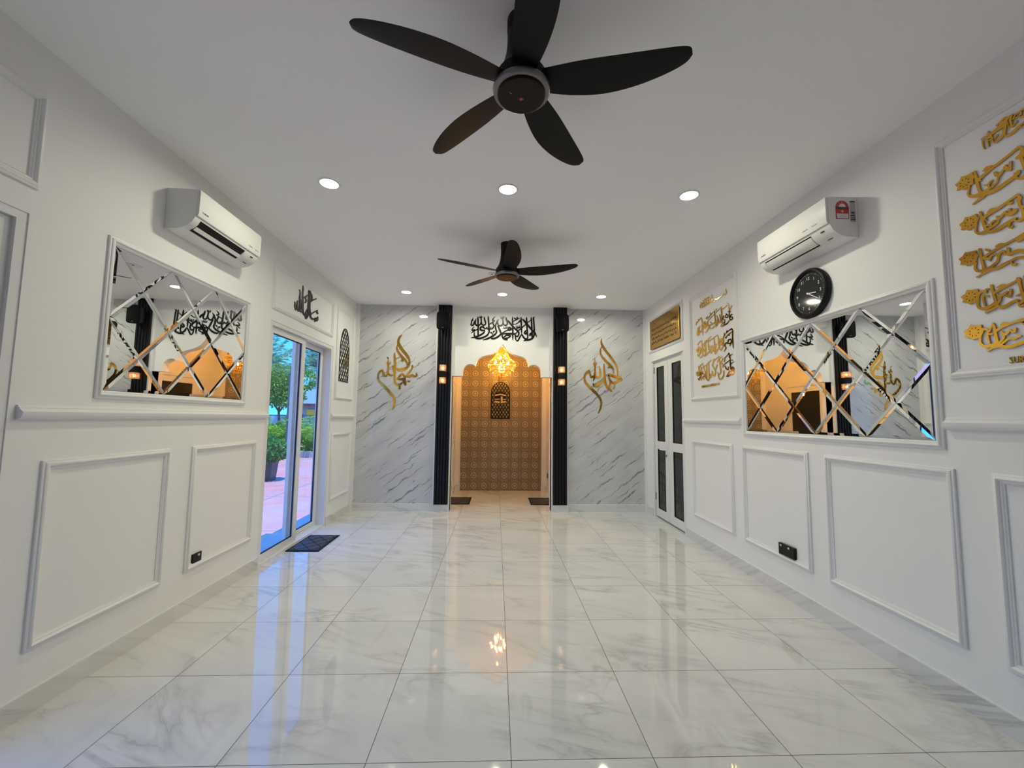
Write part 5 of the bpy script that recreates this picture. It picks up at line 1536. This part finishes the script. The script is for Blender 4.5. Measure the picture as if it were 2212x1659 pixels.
# gold plaque over the double door, engraved with four lines of Arabic
FORMS = {'ا': 'FE8D FE8E', 'أ': 'FE83 FE84', 'إ': 'FE87 FE88', 'ب': 'FE8F FE90 FE91 FE92', 'ة': 'FE93 FE94', 'ت': 'FE95 FE96 FE97 FE98', 'ح': 'FEA1 FEA2 FEA3 FEA4',
         'خ': 'FEA5 FEA6 FEA7 FEA8', 'د': 'FEA9 FEAA', 'ذ': 'FEAB FEAC', 'ر': 'FEAD FEAE', 'س': 'FEB1 FEB2 FEB3 FEB4', 'ش': 'FEB5 FEB6 FEB7 FEB8', 'ض': 'FEBD FEBE FEBF FEC0',
         'ط': 'FEC1 FEC2 FEC3 FEC4', 'ظ': 'FEC5 FEC6 FEC7 FEC8', 'ع': 'FEC9 FECA FECB FECC', 'ف': 'FED1 FED2 FED3 FED4', 'ق': 'FED5 FED6 FED7 FED8', 'ك': 'FED9 FEDA FEDB FEDC',
         'ل': 'FEDD FEDE FEDF FEE0', 'م': 'FEE1 FEE2 FEE3 FEE4', 'ن': 'FEE5 FEE6 FEE7 FEE8', 'ه': 'FEE9 FEEA FEEB FEEC', 'و': 'FEED FEEE', 'ى': 'FEEF FEF0', 'ي': 'FEF1 FEF2 FEF3 FEF4',
         'ئ': 'FE89 FE8A FE8B FE8C', 'ؤ': 'FE85 FE86', 'ء': 'FE80', '\x01': 'FEFB FEFC'}


def shape_arabic(s):
    s = s.replace('لا', '\x01')
    out = []
    for i, ch in enumerate(s):
        if ch not in FORMS:
            out.append(ch)
            continue
        f = FORMS[ch].split()
        prev = i > 0 and s[i - 1] in FORMS and len(FORMS[s[i - 1]].split()) == 4
        nxt = i + 1 < len(s) and s[i + 1] in FORMS and len(FORMS[s[i + 1]].split()) > 1 and len(f) == 4
        k = (3 if nxt else 1) if prev else (2 if nxt else 0)
        out.append(chr(int(f[min(k, len(f) - 1)], 16)))
    return ''.join(reversed(out))


r = thing('gold_plaque', 'gold rectangular plaque with brown Arabic writing above the double door', 'plaque', (XR, 5.67, 2.70))
MB().rbox(XR - 0.040, XR - 0.022, 5.175, 6.165, 2.480, 2.912, 0.002).build('board', GOLDB, r)
MB().box(XR - 0.022, XR - 0.0005, 5.20, 6.14, 2.50, 2.89).build('backing', BLACK, r)
fP = lambda u, v, q: (XR - 0.0402 - q, 6.165 - u, 2.480 + v)
AYAH = ['الله لا إله إلا هو الحي القيوم لا تأخذه سنة ولا نوم له ما في السماوات وما في الأرض', 'من ذا الذي يشفع عنده إلا بإذنه يعلم ما بين أيديهم وما خلفهم ولا يحيطون', 'بشيء من علمه إلا بما شاء وسع كرسيه السماوات والأرض', 'ولا يئوده حفظهما وهو العلي العظيم']
for k, s in enumerate(AYAH):
    zc = 0.275 - k * 0.068
    wd = 0.86
    cu = shape_arabic(s)
    ob = text_mesh(cu, 1.0, lambda u, v, q: (u, v, q), 0.0, 'lettering_line', ENGR, r)
    xs = [v.co.x for v in ob.data.vertices]
    ys = [v.co.y for v in ob.data.vertices]
    a0, a1, b0, b1 = min(xs), max(xs), min(ys), max(ys)
    o0 = ORIG.get(ob.name, (0, 0, 0))
    a0 += 0
    for v in ob.data.vertices:
        u = 0.065 + (v.co.x - a0) / (a1 - a0) * wd
        h = (v.co.y - b0) / (b1 - b0) * 0.062
        p = fP(u, zc - 0.02 + h, 0.0006)
        v.co = (p[0] - o0[0], p[1] - o0[1], p[2] - o0[2])
m = MB()
for a, b in (((0.12, 0.40), (0.20, 0.365)), ((0.27, 0.385), (0.40, 0.40)), ((0.52, 0.395), (0.64, 0.405)), ((0.70, 0.425), (0.78, 0.385))):
    m.prism([(a[0], a[1]), (b[0], b[1]), (b[0], b[1] - 0.006), (a[0], a[1] - 0.006)], fP, 0.0, 0.0008)
m.build('ornament_line', ENGR, r)

# ------------------------------------------------------------------ rubber mats


def mat_obj(x0, x1, y0, y1, label, n1, n2):
    r = thing('door_mat', label, 'door mat', ((x0 + x1) / 2, (y0 + y1) / 2, 0))
    MB().rbox(x0, x1, y0, y1, 0.0005, 0.009, 0.003).build('base', RUBBER, r)
    pts = [(x0 + 0.02, y0 + 0.02), (x1 - 0.02, y0 + 0.02), (x1 - 0.02, y1 - 0.02), (x0 + 0.02, y1 - 0.02)]
    w_, h_ = (x1 - x0 - 0.04) / n1, (y1 - y0 - 0.04) / n2
    X0, Y0 = x0 + 0.02, y0 + 0.02
    m = MB()
    cen = [((i + 0.5) * w_, (j + 0.5) * h_) for i in range(n1) for j in range(n2)] + [(i * w_, j * h_) for i in range(n1 + 1) for j in range(n2 + 1)]
    for a, b in cen:
        q = clip_poly([(X0 + a + w_ / 2, Y0 + b), (X0 + a, Y0 + b + h_ / 2), (X0 + a - w_ / 2, Y0 + b), (X0 + a, Y0 + b - h_ / 2)], X0, X0 + n1 * w_, Y0, Y0 + n2 * h_)
        if len(q) > 2:
            m.prism(inset(q, 0.005), lambda u, v, t: (u, v, t), 0.008, 0.012)
    m.build('raised_diamonds', MATT, r)
    return r


MATT = plain('ribbed grey rubber', (0.035, 0.036, 0.045), 0.5)
mat_obj(-2.185, -1.838, 4.555, 5.153, 'dark rubber mat with diamond pattern inside the sliding door', 2, 3)
mat_obj(-0.775, -0.410, 6.965, 7.570, 'black rubber mat on the left side of the niche floor', 2, 3)
mat_obj(0.597, 0.965, 6.950, 7.550, 'black rubber mat on the right side of the niche floor', 2, 3)

# ------------------------------------------------------------------ outside
GZ = -0.12
struct(MB().box(-60, XL - 0.2, -25, 90, GZ - 0.2, GZ).build('ground_patio', CONC))
struct(MB().box(-2.72, XL - 0.2, -3, 8.5, GZ, -0.02).build('path_step', STEP))
RND = random.Random(11)


def leaf(mb, c, d, L, W, rng):
    """one bent leaf: c base, d direction"""
    d = Vector(d).normalized()
    s = d.cross(Vector((rng.uniform(-1, 1), rng.uniform(-1, 1), rng.uniform(-0.4, 1)))).normalized()
    n = s.cross(d)
    c = Vector(c)
    p1 = c + d * L * 0.5 + n * L * 0.06
    mb.add([c, p1 + s * W * 0.5, c + d * L - n * L * 0.08, p1 - s * W * 0.5], [(0, 1, 2, 3)])


def blob(mb, c, rad, n, L, W, rng, shell=0.45):
    for _ in range(n):
        while True:
            v = Vector((rng.uniform(-1, 1), rng.uniform(-1, 1), rng.uniform(-1, 1)))
            k = v.length
            if shell < k < 1:
                break
        p = (c[0] + v.x * rad[0], c[1] + v.y * rad[1], c[2] + v.z * rad[2])
        d = (v.x + rng.uniform(-.7, .7), v.y + rng.uniform(-.7, .7), v.z * 0.6 + rng.uniform(-.6, .7))
        leaf(mb, p, d, L * rng.uniform(0.7, 1.3), W * rng.uniform(0.7, 1.3), rng)


def planter(x, y, label):
    r = thing('potted_shrub', label, 'potted plant', (x, y, GZ))
    m = MB()
    vs = []
    for z, h in ((GZ, 0.115), (GZ + 0.46, 0.155), (GZ + 0.46, 0.135), (GZ + 0.42, 0.132)):
        vs += [(x - h, y - h, z), (x + h, y - h, z), (x + h, y + h, z), (x - h, y + h, z)]
    fs = [(0, 1, 2, 3)] + [(j * 4 + i, j * 4 + (i + 1) % 4, j * 4 + 4 + (i + 1) % 4, j * 4 + 4 + i) for j in range(3) for i in range(4)]
    m.add(vs, fs).build('planter', POT, r)
    MB().box(x - 0.13, x + 0.13, y - 0.13, y + 0.13, GZ + 0.38, GZ + 0.42).build('soil', SOIL, r)
    m = MB()
    for k in range(5):
        a = k * 1.26
        m.tube([(x, y, GZ + 0.40), (x + 0.05 * math.cos(a), y + 0.05 * math.sin(a), GZ + 0.6), (x + 0.16 * math.cos(a), y + 0.16 * math.sin(a), GZ + 0.78)], 0.008, 5)
    m.build('stems', BARK, r)
    m = MB()
    blob(m, (x, y, GZ + 0.70), (0.37, 0.37, 0.27), 900, 0.10, 0.06, RND)
    m.build('foliage', LEAF_D, r)
    return r


planter(-5.38, 10.2, 'leafy green shrub in square dark planter on the red patio')


def palm_shrub(x, y, h, label, mat=None):
    """clump of arching feather leaves over bushy growth"""
    rng = random.Random(int(x * 31 + y * 7))
    r = thing('palm_shrub', label, 'shrub', (x, y, GZ), 'bright palms along the kerb')
    st, fo = MB(), MB()
    for k in range(15):
        a = 2.4 * k + rng.uniform(-.3, .3)
        el = rng.uniform(0.75, 1.45)
        L = h * rng.uniform(0.6, 1.05)
        pts = []
        for i in range(9):
            t = i / 8
            rr = math.cos(el) * L * t + 0.32 * L * t * t * 0.5
            zz = math.sin(el) * L * t - 0.30 * L * t * t
            pts.append(Vector((x + rr * math.cos(a), y + rr * math.sin(a), GZ + 0.02 + zz)))
        st.tube(pts, [0.012 - 0.009 * i / 8 for i in range(9)], 4)
        for i in range(2, 9):
            d = (pts[i] - pts[i - 1]).normalized()
            s = d.cross(Vector((0, 0, 1))).normalized()
            for q in (0, 0.5):
                p = pts[i - 1].lerp(pts[i], q)
                for sg in (1, -1):
                    leaf(fo, p, d * 0.7 + s * sg + Vector((0, 0, -0.15)), h * 0.17, h * 0.04, rng)
    st.build('stems', LEAF_M, r)
    blob(fo, (x, y, GZ + h * 0.22), (h * 0.26, h * 0.26, h * 0.22), 420, h * 0.085, h * 0.04, rng, 0.2)
    fo.build('foliage', mat or LEAF_L, r)
    return r


palm_shrub(-8.35, 16.4, 2.4, 'bright yellow green palm shrub behind the potted shrub')
palm_shrub(-7.1, 16.7, 1.95, 'bright yellow green palm shrub at the right pane of the sliding door')
palm_shrub(-9.3, 17.0, 1.8, 'bright palm shrub hidden partly by the wall')
palm_shrub(-6.2, 17.0, 1.5, 'bright palm shrub beyond the right door stile')


def tree(x, y, h, rad, label, n, seed):
    rng = random.Random(seed)
    r = thing('garden_tree', label, 'tree', (x, y, GZ))
    m = MB().tube([(x, y, GZ), (x + 0.05, y, GZ + h * 0.25), (x - 0.03, y, GZ + h * 0.5)], [0.07, 0.055, 0.045], 8)
    for k in range(6):
        a = k * 1.05
        m.tube([(x, y, GZ + h * 0.45), (x + rad * 0.5 * math.cos(a), y + rad * 0.5 * math.sin(a), GZ + h * 0.68)], [0.035, 0.012], 6)
    m.build('trunk', BARK, r)
    m = MB()
    for k in range(9):
        a, q = rng.uniform(0, 6.28), rng.uniform(0.2, 0.75)
        c = (x + rad * q * math.cos(a), y + rad * q * math.sin(a), GZ + h * rng.uniform(0.5, 0.86))
        k_ = rad * rng.uniform(0.40, 0.6)
        blob(m, c, (k_, k_, k_ * 0.8), n // 9, 0.12, 0.07, rng, 0.35)
    m.build('foliage', LEAF_M, r)
    return r


tree(-9.3, 18.2, 3.75, 1.30, 'round leafy green tree behind the palm shrubs', 7200, 3)


def oil_palm(x, y, h, label, seed, L=3.6):
    rng = random.Random(seed)
    r = thing('palm_tree', label, 'palm tree', (x, y, GZ), 'tall palms beyond the garden')
    MB().tube([(x, y, GZ), (x, y, GZ + h)], [0.26, 0.22], 10).build('trunk', BARK, r)
    st, fo = MB(), MB()
    for k in range(26):
        a = 2.4 * k
        el = 1.35 - 1.25 * (k / 26) + rng.uniform(-.1, .1)
        pts = []
        for i in range(13):
            t = i / 12
            rr = math.cos(el) * L * t
            zz = math.sin(el) * L * t - 0.42 * L * t * t * math.cos(el)
            pts.append(Vector((x + rr * math.cos(a), y + rr * math.sin(a), GZ + h + zz)))
        st.tube(pts, [0.035 - 0.028 * i / 12 for i in range(13)], 4)
        for i in range(2, 13):
            d = (pts[i] - pts[i - 1]).normalized()
            s = d.cross(Vector((0, 0, 1))).normalized()
            for q in (0, 0.25, 0.5, 0.75):
                p = pts[i - 1].lerp(pts[i], q)
                for sg in (1, -1):
                    leaf(fo, p, d * 0.6 + s * sg + Vector((0, 0, rng.uniform(-.6, .3))), 0.80 * (1 - 0.5 * i / 12), 0.07, rng)
    st.build('fronds', LEAF_P, r)
    fo.build('leaflets', LEAF_P, r)
    return r


oil_palm(-14.3, 25.5, 3.9, 'tall blue green palm left behind the garden tree', 5)
oil_palm(-13.5, 32.0, 4.9, 'tall blue green palm above the tiled roof', 6)
oil_palm(-19.0, 33.0, 4.9, 'tall palm farther left, mostly hidden by the wall', 8)

# kerb, lawn strip and low hedge
struct(MB().box(-30, -4.2, 15.7, 15.9, GZ, GZ + 0.22).build('kerb', KERB))
g = MB()
rg = random.Random(2)
for _ in range(5200):
    leaf(g, (rg.uniform(-12, -4.5), rg.uniform(15.92, 18.6), GZ), (rg.uniform(-.5, .5), rg.uniform(-.5, .5), 1), rg.uniform(0.12, 0.30), 0.045, rg)
tag(g.build('lawn_grass', GRASSM), 'green grass strip behind the kerb', 'grass', kind='stuff')
struct(MB().box(-30, -4.2, 15.9, 20, GZ - 0.05, GZ + 0.01).build('ground_lawn', plain('lawn soil', (0.07, 0.16, 0.05), 0.9)))

# lamp post and mesh fence
o = MB().tube([(-7.55, 15.4, GZ), (-7.55, 15.4, 2.95)], 0.035, 10).tube([(-7.55, 15.4, 2.93), (-7.1, 15.4, 2.98)], 0.022, 8).build('lamp_post', FENCE)
tag(o, 'thin dark post standing in front of the garden tree', 'post')
r = thing('mesh_fence', 'dark metal fence of thin bars in front of the blue house', 'fence', (-9, 20.5, GZ))
for k in range(9):
    x = -13 + k * 1.0
    MB().box(x - 0.025, x + 0.025, 20.48, 20.52, GZ, 1.45).build('post', FENCE, r)
MB().box(-13, -5, 20.49, 20.51, 1.40, 1.45).box(-13, -5, 20.49, 20.51, 0.55, 0.58).build('rails', FENCE, r)

struct(MB().box(-20, -12.05, 24.4, 24.6, GZ, 1.40).build('wall_garden', HOUSEW))
o = MB().rbox(-2.97, -2.80, 5.40, 5.66, GZ, GZ + 0.006, 0.002).build('drain_cover', FENCE)
tag(o, 'small dark drain cover in the red patio just outside the sliding door', 'drain cover')

# the house beyond
r = thing('house', 'low blue grey house with tiled roof beyond the fence', 'house', (-11.5, 26, GZ))
MB().box(-12.0, -6.0, 24.6, 30, GZ, 2.15).build('wall', HOUSEW, r)
m = MB()
m.add([(-12.6, 23.9, 2.10), (-5.4, 23.9, 2.10), (-7.2, 27.2, 3.75), (-11.6, 27.2, 3.75), (-12.6, 30.5, 2.1), (-5.4, 30.5, 2.1)], [(0, 1, 2, 3), (1, 5, 2), (4, 0, 3), (5, 4, 3, 2), (0, 4, 5, 1)])
m.build('roof', ROOF, r)
MB().box(-12.5, -5.5, 23.93, 24.02, 1.94, 2.10).build('fascia', FASCIA, r)
MB().box(-10.95, -9.4, 24.50, 24.58, 1.42, 1.78).build('signboard', SIGNY, r)
MB().box(-11.9, -11.2, 24.55, 24.62, 0.6, 1.5).build('window', DARKGLASS, r)
